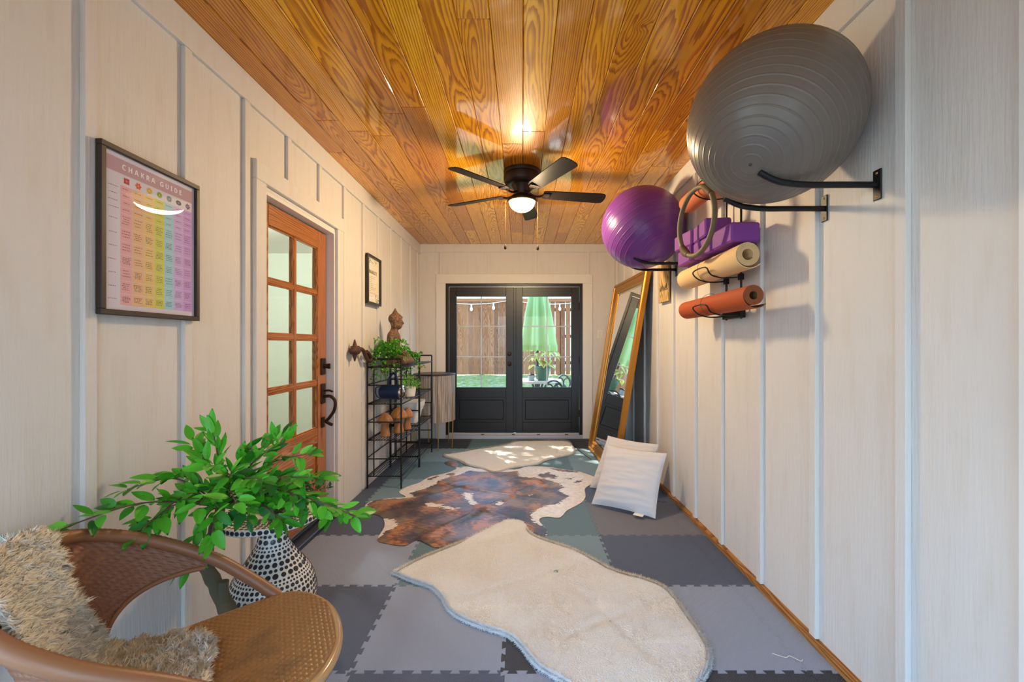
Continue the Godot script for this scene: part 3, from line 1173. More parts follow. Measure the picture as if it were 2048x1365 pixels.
func build_fan() -> void:
	var t := thing("ceiling_fan", "dark bronze five-blade ceiling fan with a lit glass bowl", "ceiling fan", Vector3(0.0, HC, -3.45))
	var y := -HC
	var b := MB.new()
	b.lathe([Vector2(0.085, 2.60 + y), Vector2(0.13, 2.605 + y), Vector2(0.142, 2.625 + y), Vector2(0.142, 2.625 + y), Vector2(0.148, 2.64 + y), Vector2(0.15, 2.675 + y), Vector2(0.146, 2.69 + y), Vector2(0.146, 2.69 + y), Vector2(0.15, 2.695 + y), Vector2(0.15, 2.716 + y)], 40)
	part(t, "motor_housing", b, M.bronze)
	b = MB.new()
	b.lathe([Vector2(0.0, 2.51 + y), Vector2(0.045, 2.515 + y), Vector2(0.058, 2.53 + y), Vector2(0.066, 2.56 + y), Vector2(0.08, 2.59 + y), Vector2(0.09, 2.602 + y)], 32)
	part(t, "hub", b, M.bronze)
	b = MB.new()
	b.lathe([Vector2(0.108, 2.468 + y), Vector2(0.116, 2.468 + y), Vector2(0.12, 2.474 + y), Vector2(0.118, 2.49 + y), Vector2(0.095, 2.505 + y), Vector2(0.055, 2.53 + y), Vector2(0.045, 2.545 + y)], 40)
	part(t, "light_fitter", b, M.bronze)
	var bowl := MB.new()
	var pr := []
	for k in 13:
		var a := -PI / 2 + PI / 2 * k / 12.0
		pr.append(Vector2(0.106 * cos(a), 2.472 + y + 0.085 * sin(a)))
	bowl.lathe(pr, 40)
	var gm := mat(c8(255, 238, 205), 0.35)
	gm.emission_enabled = true
	gm.emission = c8(255, 226, 170)
	gm.emission_energy_multiplier = 2.4
	part(t, "lamp_bowl", bowl, gm, "frosted glass lamp bowl, lit")
	for k in 5:
		var a := deg_to_rad(10.0 + 72.0 * k)
		var spin := Basis(Vector3.UP, a)      # local +x is the way the blade points
		var iron := MB.new()
		iron.xf = Transform3D(spin, Vector3.ZERO)
		iron.tube(path([Vector3(0.055, 2.545 + y, 0.0), Vector3(0.10, 2.525 + y, 0.0), Vector3(0.14, 2.522 + y, 0.0), Vector3(0.17, 2.531 + y, 0.0)], 5), 0.009, 8)
		iron.tube(path([Vector3(0.16, 2.528 + y, 0.0), Vector3(0.185, 2.533 + y, 0.03), Vector3(0.225, 2.534 + y, 0.035)], 4), 0.006, 6)
		iron.tube(path([Vector3(0.16, 2.528 + y, 0.0), Vector3(0.185, 2.531 + y, -0.03), Vector3(0.225, 2.529 + y, -0.035)], 4), 0.006, 6)
		iron.box(Vector3(0.20, 2.53 + y, 0), Vector3(0.055, 0.006, 0.06), 0.002)
		part(t, "blade_iron", iron, M.bronze)
		var bl := MB.new()
		bl.xf = Transform3D(spin, Vector3(0, 2.538 + y, 0)) * Transform3D(Basis(Vector3.RIGHT, deg_to_rad(-13.0)), Vector3.ZERO)
		var o := PackedVector2Array()
		for q in [Vector2(0.175, -0.045), Vector2(0.20, -0.055), Vector2(0.42, -0.063), Vector2(0.66, -0.069), Vector2(0.685, -0.064), Vector2(0.70, -0.045), Vector2(0.706, 0.0), Vector2(0.70, 0.045), Vector2(0.685, 0.064), Vector2(0.66, 0.069), Vector2(0.42, 0.063), Vector2(0.20, 0.055), Vector2(0.175, 0.045)]:
			o.append(q)
		bl.prism(o, -0.003, 0.003)
		part(t, "blade", bl, M.blade)
	for s in [[-0.135, 0.02], [0.128, -0.01]]:
		var ch := MB.new()
		ch.tube([Vector3(s[0] * 0.7, 2.49 + y, s[1]), Vector3(s[0], 2.47 + y, s[1]), Vector3(s[0], 2.12 + y, s[1])], 0.0011, 5)
		var c := part(t, "pull_chain", ch, M.brass)
		ch = MB.new()
		ch.xf.origin = Vector3(s[0], 2.08 + y, s[1])
		ch.lathe([Vector2(0, 0), Vector2(0.008, 0.002), Vector2(0.011, 0.012), Vector2(0.008, 0.026), Vector2(0.003, 0.04), Vector2(0, 0.042)], 12)
		part(c, "pull_knob", ch, M.bronze)
	var l := OmniLight3D.new()
	l.name = "fan_lamp_glow"
	t.add_child(l)
	l.position = Vector3(0, 2.44 + y, 0)
	l.light_color = c8(255, 224, 176)
	l.light_energy = FAN_LIGHT
	l.light_size = 0.085
	l.omni_range = 14.0
	l.omni_attenuation = 2.0
	l.shadow_enabled = true


# ---------------------------------------------------------------- pictures on the walls

func frame_bars(parent: Node, w: float, h: float, bar: float, depth: float, m: Material) -> void:
	# in the xy plane, seen from +z
	part(parent, "frame_bar", slab(Vector3(-w / 2, h / 2 - bar, 0), Vector3(w / 2, h / 2, depth), 0.002), m)
	part(parent, "frame_bar", slab(Vector3(-w / 2, -h / 2, 0), Vector3(w / 2, -h / 2 + bar, depth), 0.002), m)
	part(parent, "frame_bar", slab(Vector3(-w / 2, -h / 2 + bar, 0), Vector3(-w / 2 + bar, h / 2 - bar, depth), 0.002), m)
	part(parent, "frame_bar", slab(Vector3(w / 2 - bar, -h / 2 + bar, 0), Vector3(w / 2, h / 2 - bar, depth), 0.002), m)


func flat(w: float, h: float, z: float) -> MB:
	# a printed sheet facing +z, its picture the right way up
	var m := MB.new()
	m.sheet(1, 1, func(u: float, v: float) -> Vector3: return Vector3((u - 0.5) * w, (0.5 - v) * h, z))
	return m


func words(parent: Node, called: String, text: String, size: float, at: Vector3, m: Material, weight := 400) -> MeshInstance3D:
	var tm := TextMesh.new()
	var f := SystemFont.new()
	f.font_names = PackedStringArray(["Droid Sans"])
	f.font_weight = weight
	tm.font = f
	tm.text = text
	tm.font_size = 64
	tm.pixel_size = size / 64.0
	tm.depth = 0.0006
	var o := part(parent, called, tm, m)
	o.position = at
	return o


func scribble(im: Image, r: Rect2i, lines: int, c: Color) -> void:
	# rows of print too small to read
	var lh := r.size.y / lines
	for k in lines:
		var x := r.position.x + rng.randi_range(0, maxi(r.size.x / 6, 1))
		var end := r.position.x + r.size.x - rng.randi_range(0, maxi(r.size.x / 4, 1))
		while x < end:
			var w := rng.randi_range(3, 9)
			im.fill_rect(Rect2i(x, r.position.y + k * lh, mini(w, maxi(end - x, 1)), 3), c)
			x += w + 3


func build_posters() -> void:
	rng.seed = 51
	var W := 512
	var H := 736
	var im := Image.create(W, H, false, Image.FORMAT_RGB8)
	im.fill(c8(214, 208, 222))
	im.fill_rect(Rect2i(14, 22, W - 28, 68), c8(186, 152, 164))
	var us := [0.156, 0.271, 0.391, 0.505, 0.619, 0.733, 0.854, 0.973]
	var cols := [c8(226, 168, 172), c8(228, 184, 138), c8(226, 196, 120), c8(206, 208, 84), c8(158, 208, 224), c8(200, 172, 226), c8(196, 154, 216)]
	var vs := [0.195, 0.24, 0.285, 0.33, 0.375, 0.47, 0.555, 0.64, 0.725, 0.81, 0.895, 0.97]
	var ink := c8(92, 78, 92)
	for k in 7:
		for r in vs.size() - 1:
			var x0 := int(us[k] * W)
			var x1 := int(us[k + 1] * W)
			var y0 := int(vs[r] * H)
			var y1 := int(vs[r + 1] * H)
			im.fill_rect(Rect2i(x0, y0, x1 - x0 - 1, y1 - y0 - 2), cols[k])
			if y1 - y0 < 40:
				scribble(im, Rect2i(x0 + 10, y0 + 12, x1 - x0 - 20, 8), 1, ink)
			else:
				scribble(im, Rect2i(x0 + 8, y0 + 12, x1 - x0 - 16, y1 - y0 - 24), rng.randi_range(3, 5), ink)
	for r in vs.size() - 1:
		var ym := int((vs[r] + vs[r + 1]) / 2 * H)
		scribble(im, Rect2i(18, ym - 4, 52, 8), 1, c8(96, 90, 106))
	# the seven emblems
	var icon := [c8(176, 42, 52), c8(222, 88, 36), c8(206, 172, 34), c8(120, 156, 34), c8(86, 124, 140), c8(44, 40, 92), c8(104, 66, 138)]
	for k in 7:
		var cx := int((us[k] + us[k + 1]) / 2 * W)
		var cy := int(0.158 * H)
		for y in range(-17, 18):
			for x in range(-17, 18):
				var a := atan2(y, x)
				var rr := sqrt(x * x + y * y)
				var edge := 15.0 + 2.5 * cos(a * [4, 6, 10, 12, 16, 2, 8][k])
				if k == 0:
					edge = 14.0 / maxf(absf(cos(a)), absf(sin(a)))
				if rr < edge:
					im.set_pixel(cx + x, cy + y, icon[k].lightened(0.35) if rr < 5.0 else icon[k])
	var dark := mat(c8(52, 38, 30), 0.5)
	var t := thing("chakra_poster", "dark-framed pastel chakra chart with seven coloured columns on the left wall", "poster", Vector3(XL + 0.019, 1.705, -1.627), PI / 2)
	frame_bars(t, 0.433, 0.585, 0.019, 0.022, dark)
	part(t, "backing_board", slab(Vector3(-0.2, -0.28, 0.001), Vector3(0.2, 0.28, 0.008)), mat(c8(120, 100, 80), 0.9))
	var pm := mat(Color.WHITE, 0.7)
	pm.albedo_texture = tex(im)
	var pr := part(t, "print", flat(0.395, 0.547, 0.0095), pm)
	words(pr, "title", "C H A K R A   G U I D E", 0.026, Vector3(0.0, 0.232, 0.0098), mat(c8(240, 232, 236), 0.7), 700)
	# acrylic, a little hollow between the bars
	var g := MB.new()
	g.sheet(30, 30, func(u: float, v: float) -> Vector3:
		return Vector3((u - 0.5) * 0.397, (0.5 - v) * 0.549, 0.0108 + 0.066 * pow((u - 0.5) * 0.397 - 0.19, 2.0)))
	part(t, "acrylic_sheet", g, M.glass)

	# the small print farther along
	im = Image.create(256, 340, false, Image.FORMAT_RGB8)
	im.fill(c8(238, 228, 206))
	for k in 10:
		scribble(im, Rect2i(40, 140 + k * 14, rng.randi_range(60, 170), 5), 1, c8(110, 84, 58))
	for k in 90:
		var p := Vector2(rng.randf_range(8, 230), rng.randf_range(6, 40)) if k < 45 else Vector2(rng.randf_range(170, 246), rng.randf_range(272, 332))
		im.fill_rect(Rect2i(int(p.x), int(p.y), rng.randi_range(3, 12), rng.randi_range(2, 7)), c8(92, 104, 84) if k % 3 else c8(60, 60, 52))
	var s := thing("namaste_print", "small black-framed cream print with a leafy border beyond the wooden door", "poster", Vector3(XL + 0.02, 1.915, -4.02), PI / 2)
	var blk := mat(c8(34, 26, 22), 0.4)
	frame_bars(s, 0.36, 0.455, 0.02, 0.03, blk)
	part(s, "backing_board", slab(Vector3(-0.165, -0.215, 0.001), Vector3(0.165, 0.215, 0.008)), mat(c8(120, 100, 80), 0.9))
	var sm := mat(Color.WHITE, 0.7)
	sm.albedo_texture = tex(im)
	var sp := part(s, "print", flat(0.322, 0.417, 0.0095), sm)
	words(sp, "title", "NAMASTE", 0.046, Vector3(-0.005, 0.075, 0.0098), mat(c8(96, 70, 44), 0.7), 700)
	part(s, "glass_sheet", flat(0.322, 0.418, 0.017), M.glass)

	# wooden plaque beside the mirror
	var q := thing("wooden_plaque", "small weathered wooden plaque with dark brush lettering beside the gold mirror", "sign", Vector3(XR - 0.021, 1.86, -3.78), -PI / 2)
	var wm := MB.new()
	wm.box(Vector3(0, 0, 0.008), Vector3(0.26, 0.34, 0.016), 0.003, 1)
	part(q, "board", wm, wood(c8(214, 184, 136), 0.8))
	wm = MB.new()
	for k in 6:
		var x := -0.09 + 0.034 * k
		wm.tube(path([Vector3(x, -0.075 + 0.004 * k, 0.0165), Vector3(x + 0.012, -0.035 + 0.01 * (k % 3), 0.0165), Vector3(x + 0.024, -0.07, 0.0165), Vector3(x + 0.034, -0.062, 0.0165)], 4), 0.0028, 5)
	part(q, "lettering", wm, mat(c8(70, 54, 40), 0.8))


func build_wall_bits() -> void:
	var t := thing("light_switch", "cream double rocker switch plate on the end wall", "switch", Vector3(1.093, 1.462, ZB))
	part(t, "plate", slab(Vector3(-0.043, -0.062, 0), Vector3(0.043, 0.062, 0.006), 0.003), M.plastic)
	for s in [-1, 1]:
		part(t, "rocker", slab(Vector3(s * 0.019 - 0.012, -0.033, 0.006), Vector3(s * 0.019 + 0.012, 0.033, 0.010), 0.002), M.plastic)

	# iron hook on the left wall
	var h := thing("iron_hook", "rust-brown iron wall hook with spiked finial and looped end", "hook", Vector3(XL + 0.018, 1.27, -3.55))
	var m := MB.new()
	m.xf.origin = Vector3(0.03, -0.01, 0.02)
	m.lathe([Vector2(0, -0.09), Vector2(0.006, -0.085), Vector2(0.02, -0.03), Vector2(0.03, -0.012), Vector2(0.03, 0.022), Vector2(0.02, 0.035), Vector2(0.006, 0.09), Vector2(0, 0.095)], 12)
	part(h, "finial", m, M.iron)
	m = MB.new()
	m.xf = Transform3D(Basis(Vector3.RIGHT, PI / 2), Vector3(0.03, -0.01, 0.02))
	m.lathe([Vector2(0.034, -0.05), Vector2(0.036, -0.02), Vector2(0.034, 0.03), Vector2(0.02, 0.05), Vector2(0, 0.062)], 12)
	part(h, "socket", m, M.iron)
	m = MB.new()
	m.tube(path([Vector3(0.03, -0.005, -0.02), Vector3(0.032, 0.004, -0.09), Vector3(0.036, -0.01, -0.15), Vector3(0.04, -0.06, -0.20), Vector3(0.042, -0.10, -0.25), Vector3(0.044, -0.105, -0.30), Vector3(0.044, -0.08, -0.315), Vector3(0.044, -0.045, -0.27), Vector3(0.044, -0.02, -0.21)], 5), 0.017, 10)
	part(h, "stem", m, M.iron)
	part(h, "mounting_plate", slab(Vector3(0, -0.04, -0.12), Vector3(0.02, 0.03, 0.04), 0.004), M.iron)


# ---------------------------------------------------------------- racks, balls and mats on the right wall

func ball(called: String, label: String, at: Vector3, R: float, axis: Vector3, ribs: Array, rib: float, m: Material) -> void:
	var t := thing(called, label, "exercise ball", at)
	var b := MB.new()
	b.xf = Transform3D(look(axis), Vector3.ZERO)
	var pr := []
	var N := 640
	for k in N + 1:
		var a := -PI / 2 + PI * k / N
		var r := R
		var deg := rad_to_deg(PI / 2 - a)
		for q in ribs:
			for w in [q, 180.0 - q]:
				var e: float = absf(deg - w)
				if e < 0.8:
					r += rib * (0.5 + 0.5 * cos(PI * e / 0.8))
		pr.append(Vector2(maxf(r * cos(a), 0.0), r * sin(a)))
	b.lathe(pr, 72)
	part(t, "shell", b, m)
	b = MB.new()
	b.xf = Transform3D(look(axis), Vector3.ZERO)
	b.lathe([Vector2(0.006, R - 0.002), Vector2(0.006, R + 0.001), Vector2(0.004, R + 0.002), Vector2(0, R + 0.002)], 12)
	part(t, "valve_plug", b, mat(c8(60, 58, 58), 0.5))


func rack_arm(t: Node3D, z: float, y: float, x_tip: float) -> void:
	var m := MB.new()
	var xw := XR - 0.001
	m.tube(path([Vector3(xw - 0.004, y, z), Vector3(xw - 0.16, y, z), Vector3(xw - 0.26, y, z), Vector3(x_tip + 0.07, y + 0.012, z), Vector3(x_tip, y + 0.045, z)], 4), 0.0115, 10)
	part(t, "arm", m, M.black)
	var p := part(t, "wall_plate", slab(Vector3(xw - 0.006, y - 0.055, z - 0.018), Vector3(xw, y + 0.055, z + 0.018), 0.002), M.black)
	for s in [-1, 1]:
		var q := MB.new()
		q.xf = Transform3D(look(Vector3.LEFT), Vector3(xw - 0.006, y + s * 0.042, z))
		q.lathe([Vector2(0.005, 0), Vector2(0.004, 0.0025), Vector2(0, 0.003)], 8)
		part(p, "screw", q, M.brass)


func spiral_mat(at: Vector3, r_out: float, r_in: float, turns: int, len: float, loose: float) -> Array:
	# a rolled mat lying along z: a strip of foam wound up, its last turn hanging slack on the wall side
	var b := MB.new()
	var lining := MB.new()
	b.xf.origin = at
	lining.xf.origin = at
	var n := turns * 28
	var th := (r_out - r_in) / turns * 0.78
	var inn := []
	var out := []
	for k in n + 1:
		var f := float(k) / n
		var a := TAU * turns * f - 0.6
		var r := lerpf(r_in, r_out, f)
		var last := clampf((f * turns - (turns - 0.5)) / 0.5, 0.0, 1.0)
		r += loose * last * last
		inn.append(Vector2(cos(a), sin(a)) * r)
		out.append(Vector2(cos(a), sin(a)) * (r + th))
	for side in 2:
		var line: Array = inn if side == 0 else out
		(lining if side == 0 else b).sheet(n, 1, func(u: float, v: float) -> Vector3:
			var p: Vector2 = line[int(round(u * n))]
			return Vector3(p.x, p.y, -len * v), null, side == 0)
	for e in 2:
		for k in n:
			var z := 0.0 if e == 0 else -len
			# two bonded layers: the dark lining inside, the coloured face outside
			var m0: Vector2 = (inn[k] + out[k]) / 2
			var m1: Vector2 = (inn[k + 1] + out[k + 1]) / 2
			lining.face([Vector3(inn[k].x, inn[k].y, z), Vector3(inn[k + 1].x, inn[k + 1].y, z), Vector3(m1.x, m1.y, z), Vector3(m0.x, m0.y, z)], Vector3(0, 0, -len / 2))
			b.face([Vector3(m0.x, m0.y, z), Vector3(m1.x, m1.y, z), Vector3(out[k + 1].x, out[k + 1].y, z), Vector3(out[k].x, out[k].y, z)], Vector3(0, 0, -len / 2))
	b.face([Vector3(inn[n].x, inn[n].y, 0), Vector3(out[n].x, out[n].y, 0), Vector3(out[n].x, out[n].y, -len), Vector3(inn[n].x, inn[n].y, -len)], Vector3(inn[n - 2].x, inn[n - 2].y, -len / 2))
	return [b, lining]


func build_right_wall() -> void:
	var xw := XR - 0.02
	var t := thing("ball_rack", "pair of black steel arms carrying the large grey ball", "rack")
	rack_arm(t, -1.54, 1.89, 0.86)
	rack_arm(t, -1.81, 1.89, 0.862)
	t = thing("ball_rack", "pair of black steel arms carrying the purple ball", "rack")
	rack_arm(t, -3.275, 1.937, 0.86)
	rack_arm(t, -3.55, 1.937, 0.88)
	var C := Vector3(0.98, 2.19, -1.675)
	ball("exercise_ball", "large charcoal grey ribbed exercise ball on black wall arms", C, 0.308, Vector3(0.774, 1.884, -1.49) - C, [7, 13, 19, 25, 30, 36, 42, 48, 54, 60, 66, 72, 79, 86], 0.0014, M.ball_grey)
	ball("exercise_ball", "purple exercise ball on black arms above the gold mirror", Vector3(0.966, 2.249, -3.411), 0.322, Vector3(0.35, -0.8, 0.45), [12, 20, 28, 36, 44, 52, 60, 68, 76, 84], 0.0016, M.ball_purple)

	# mat rack: two rods with wire cradles
	var r := thing("mat_rack", "black wire wall rack holding the rolled yoga mats", "rack")
	var rods := [-2.615, -2.44]
	for z in rods:
		var m := MB.new()
		m.tube([Vector3(xw - 0.014, 1.46, z), Vector3(xw - 0.014, 2.36, z)], 0.0065, 8)
		part(r, "rod", m, M.black)
	part(r, "bottom_plate", slab(Vector3(xw - 0.03, 1.465, -2.64), Vector3(xw, 1.515, -2.415), 0.003), M.black)
	part(r, "top_plate", slab(Vector3(xw - 0.03, 2.30, -2.64), Vector3(xw, 2.35, -2.415), 0.003), M.black)
	for y in [1.485, 1.70, 2.21]:
		var m := MB.new()
		var pts := []
		for k in 2:
			var z: float = rods[k]
			var side := [Vector3(xw - 0.02, y, z), Vector3(1.16, y - 0.006, z), Vector3(1.085, y + 0.012, z), Vector3(1.052, y + 0.055, z)]
			if k == 1:
				side.reverse()
			pts.append_array(side)
		m.tube(path(pts, 4), 0.0042, 7)
		part(r, "cradle", m, M.black)
		for z in rods:
			part(r, "clamp", slab(Vector3(xw - 0.028, y - 0.018, z - 0.014), Vector3(xw - 0.002, y + 0.018, z + 0.014), 0.003), M.black)
	var cream := mat(c8(232, 196, 142), 0.75)
	var orange := mat(c8(180, 76, 26), 0.75)
	var peach := mat(c8(216, 120, 74), 0.75)
	for q in [["cream rolled yoga mat under the purple blocks", Vector3(1.143, 1.769, -2.15), 0.060, 0.026, 6, 0.81, 0.018, cream, c8(60, 50, 44), cream], ["burnt orange rolled yoga mat in the lowest cradle", Vector3(1.128, 1.552, -2.07), 0.050, 0.018, 7, 0.85, 0.022, orange, c8(70, 50, 36), mat(c8(112, 84, 50), 0.8)], ["peach orange rolled yoga mat in the topmost cradle behind the ring", Vector3(1.135, 2.277, -2.2), 0.054, 0.02, 6, 0.72, 0.01, peach, c8(90, 60, 46), peach]]:
		var y := thing("yoga_mat", q[0], "yoga mat", q[1], 0.0, "rolled yoga mats on the wall rack")
		var roll := spiral_mat(Vector3.ZERO, q[2], q[3], q[4], q[5], q[6])
		part(y, "roll", roll[0], q[7])
		part(y, "lining", roll[1], q[9])
		var band := MB.new()
		var ring := []
		for k in 32:
			var a := TAU * k / 32
			ring.append(Vector3(cos(a), sin(a), 0) * (q[2] + 0.0125) + Vector3(0, 0, -q[5] * 0.55))
		band.tube(ring, 0.0011, 5, true)
		part(y, "elastic_band", band, mat(q[8], 0.8))
	# blocks stacked on the cream mat
	var yb := 1.848
	for q in [["purple foam yoga block on the cream mat, alone at the open end", Vector3(1.165, yb + 0.052, -2.325), 0.0], ["purple foam yoga block in the middle of the lower row on the cream mat", Vector3(1.165, yb + 0.051, -2.585), 0.03], ["purple foam yoga block in the middle of the upper row, behind the ring", Vector3(1.16, yb + 0.157, -2.60), -0.10], ["purple foam yoga block at the far end of the lower row beside the purple ball", Vector3(1.155, yb + 0.051, -2.84), -0.04], ["purple foam yoga block at the far end of the upper row beside the purple ball", Vector3(1.15, yb + 0.157, -2.86), 0.12]]:
		var y := thing("yoga_block", q[0], "yoga block", q[1], q[2], "purple yoga blocks")
		part(y, "foam_body", slab(Vector3(-0.076, -0.051, -0.115), Vector3(0.076, 0.051, 0.115), 0.009), M.block)
	# the ring hangs over the top cradle
	var g := thing("pilates_ring", "olive grey pilates ring with two grip pads hanging before the purple blocks", "exercise ring", Vector3(1.018, 2.03, -2.49), deg_to_rad(6.0))
	var m := MB.new()
	var pts := []
	for k in 64:
		var a := TAU * k / 64
		pts.append(Vector3(0, 0.195 * sin(a), 0.20 * cos(a)))
	m.tube(pts, 0.015, 12, true)
	part(g, "hoop", m, M.ring)
	for s in [[0.85, 0.25], [0.85 + PI, 0.25]]:
		m = MB.new()
		pts = []
		var rad := []
		for k in 13:
			var a: float = s[0] + s[1] * (k / 6.0 - 1.0)
			pts.append(Vector3(0, 0.195 * sin(a), 0.20 * cos(a)))
			rad.append(0.0175 + 0.008 * sin(PI * k / 12.0))
		m.tube(pts, rad, 12)
		part(g, "grip_pad", m, mat(c8(92, 72, 46), 0.7))


# ---------------------------------------------------------------- mirror and cushions

func build_mirror() -> void:
	var lean := asin(0.163)
	var t := thing("floor_mirror", "tall gold-framed mirror leaning on the right wall", "mirror", Vector3(0.905, 0.004, -4.75))
	t.basis = Basis(Vector3.UP, deg_to_rad(2.5)) * Basis(Vector3(0, 0, 1), Vector3(sin(lean), cos(lean), 0), Vector3(-cos(lean), sin(lean), 0))
	var W := 1.2
	var H := 2.07
	var pr := [Vector2(0, 0.0), Vector2(0, 0.046), Vector2(0.006, 0.054), Vector2(0.02, 0.058), Vector2(0.030, 0.052), Vector2(0.034, 0.044), Vector2(0.042, 0.048), Vector2(0.06, 0.046), Vector2(0.085, 0.034), Vector2(0.092, 0.036), Vector2(0.104, 0.036), Vector2(0.112, 0.03), Vector2(0.115, 0.014)]
	var cs := [Vector2(-W / 2, 0), Vector2(W / 2, 0), Vector2(W / 2, H), Vector2(-W / 2, H)]
	var dg := [Vector2(1, 1), Vector2(-1, 1), Vector2(-1, -1), Vector2(1, -1)]
	for k in 4:
		var m := MB.new()
		var j := (k + 1) % 4
		for s in pr.size() - 1:
			var q := []
			for e in [[k, s], [j, s], [j, s + 1], [k, s + 1]]:
				var c: Vector2 = cs[e[0]] + dg[e[0]] * pr[e[1]].x
				q.append(Vector3(c.x, c.y, pr[e[1]].y))
			var mid: Vector2 = (cs[k] + cs[j]) / 2 + (dg[k] + dg[j]) / 2 * 0.06
			m.face(q, Vector3(mid.x, mid.y, -0.15) if s > 0 else Vector3(mid.x, mid.y, 0.02), 1 if k % 2 else 0)
		part(t, "frame_bar", m, M.gold, "antique gold moulding")
		# the frame's plain outer edge
		var out: Vector2 = -(dg[k] + dg[j]) / 2.0
		var keep := MB.new()
		if out.x > 0:
			keep.bx(Vector3(W / 2 - 0.002, 0, 0), Vector3(W / 2 + 0.004, H, 0.044), 0.0015)
		elif out.x < 0:
			keep.bx(Vector3(-W / 2 - 0.004, 0, 0), Vector3(-W / 2 + 0.002, H, 0.044), 0.0015)
		elif out.y > 0:
			keep.bx(Vector3(-W / 2, H - 0.002, 0), Vector3(W / 2, H + 0.004, 0.044), 0.0015)
		else:
			keep.bx(Vector3(-W / 2, -0.001, 0), Vector3(W / 2, 0.004, 0.044), 0.0015)
		part(t, "frame_edge", keep, M.gold)
	part(t, "backboard", slab(Vector3(-W / 2 + 0.01, 0.01, 0.0), Vector3(W / 2 - 0.01, H - 0.01, 0.008)), mat(c8(44, 42, 46), 0.9))
	part(t, "mirror_glass", slab(Vector3(-W / 2 + 0.1, 0.1, 0.012), Vector3(W / 2 - 0.1, H - 0.1, 0.016)), M.mirror)
	var bv := MB.new()
	for k in 4:
		var j := (k + 1) % 4
		var q := []
		for e in [[k, 0.112, 0.016], [j, 0.112, 0.016], [j, 0.135, 0.0185], [k, 0.135, 0.0185]]:
			var c: Vector2 = cs[e[0]] + dg[e[0]] * e[1]
			q.append(Vector3(c.x, c.y, e[2]))
		bv.face(q, Vector3(0, H / 2, -1))
	part(t, "bevelled_edge", bv, M.mirror)


func build_pillows() -> void:
	for k in 2:
		var bl: Vector3 = [Vector3(0.565, 0.015, -3.458), Vector3(0.615, 0.015, -3.86)][k]
		var e: Vector3 = [Vector3(0.823, 0, 0.569), Vector3(0.72, 0, 0.69)][k].normalized()
		var lean := 0.62
		var back := Vector3(e.z, 0, -e.x)
		var up := (Vector3.UP * cos(lean) + back * sin(lean)).normalized()
		var nrm := e.cross(up)
		var t := thing("throw_pillow", ["white crinkled cotton throw pillow in front, with a care tag", "white crinkled cotton throw pillow behind the other, against the mirror"][k], "pillow", bl)
		t.basis = Basis(e, up, nrm)
		var S := 0.52
		var wr := noisef(3.0, 3, 70 + k)
		for s in 2:
			var m := MB.new()
			m.sheet(44, 44, func(u: float, v: float) -> Vector3:
				var a := 2.0 * u - 1.0
				var b := 2.0 * v - 1.0
				var pinch := 0.055
				var x := a * (1.0 - pinch * (1.0 - b * b) * absf(a))
				var y := b * (1.0 - pinch * (1.0 - a * a) * absf(b))
				var puff := pow(maxf((1.0 - pow(absf(a), 2.6)) * (1.0 - pow(absf(b), 2.6)), 0.0), 0.55)
				var h := 0.078 * puff
				if s == 0:
					h += puff * (0.012 * wr.get_noise_2d(a * 0.35 + 3.0, b * 2.4))
					for f in [-0.82, -0.42, -0.36, 0.56, 0.62]:
						h += puff * 0.011 * exp(-pow((b - f - 0.05 * a) * 34.0, 2.0))
				return Vector3((x + 1.0) * S / 2, (y + 1.0) * S / 2, h if s == 0 else -h * 0.8), null, s == 0)
			part(t, "cover_front" if s == 0 else "cover_back", m, M.pillow)
		if k == 0:
			var m := MB.new()
			m.sheet(4, 4, func(u: float, v: float) -> Vector3: return Vector3(0.36 + 0.075 * u, 0.012 - 0.03 * v, 0.0 + 0.035 * v), null)
			part(t, "care_tag", m, mat(c8(238, 236, 232), 0.9))


# ---------------------------------------------------------------- shelves along the left wall

const SHELF_Y := [0.115, 0.445, 0.773, 1.107]

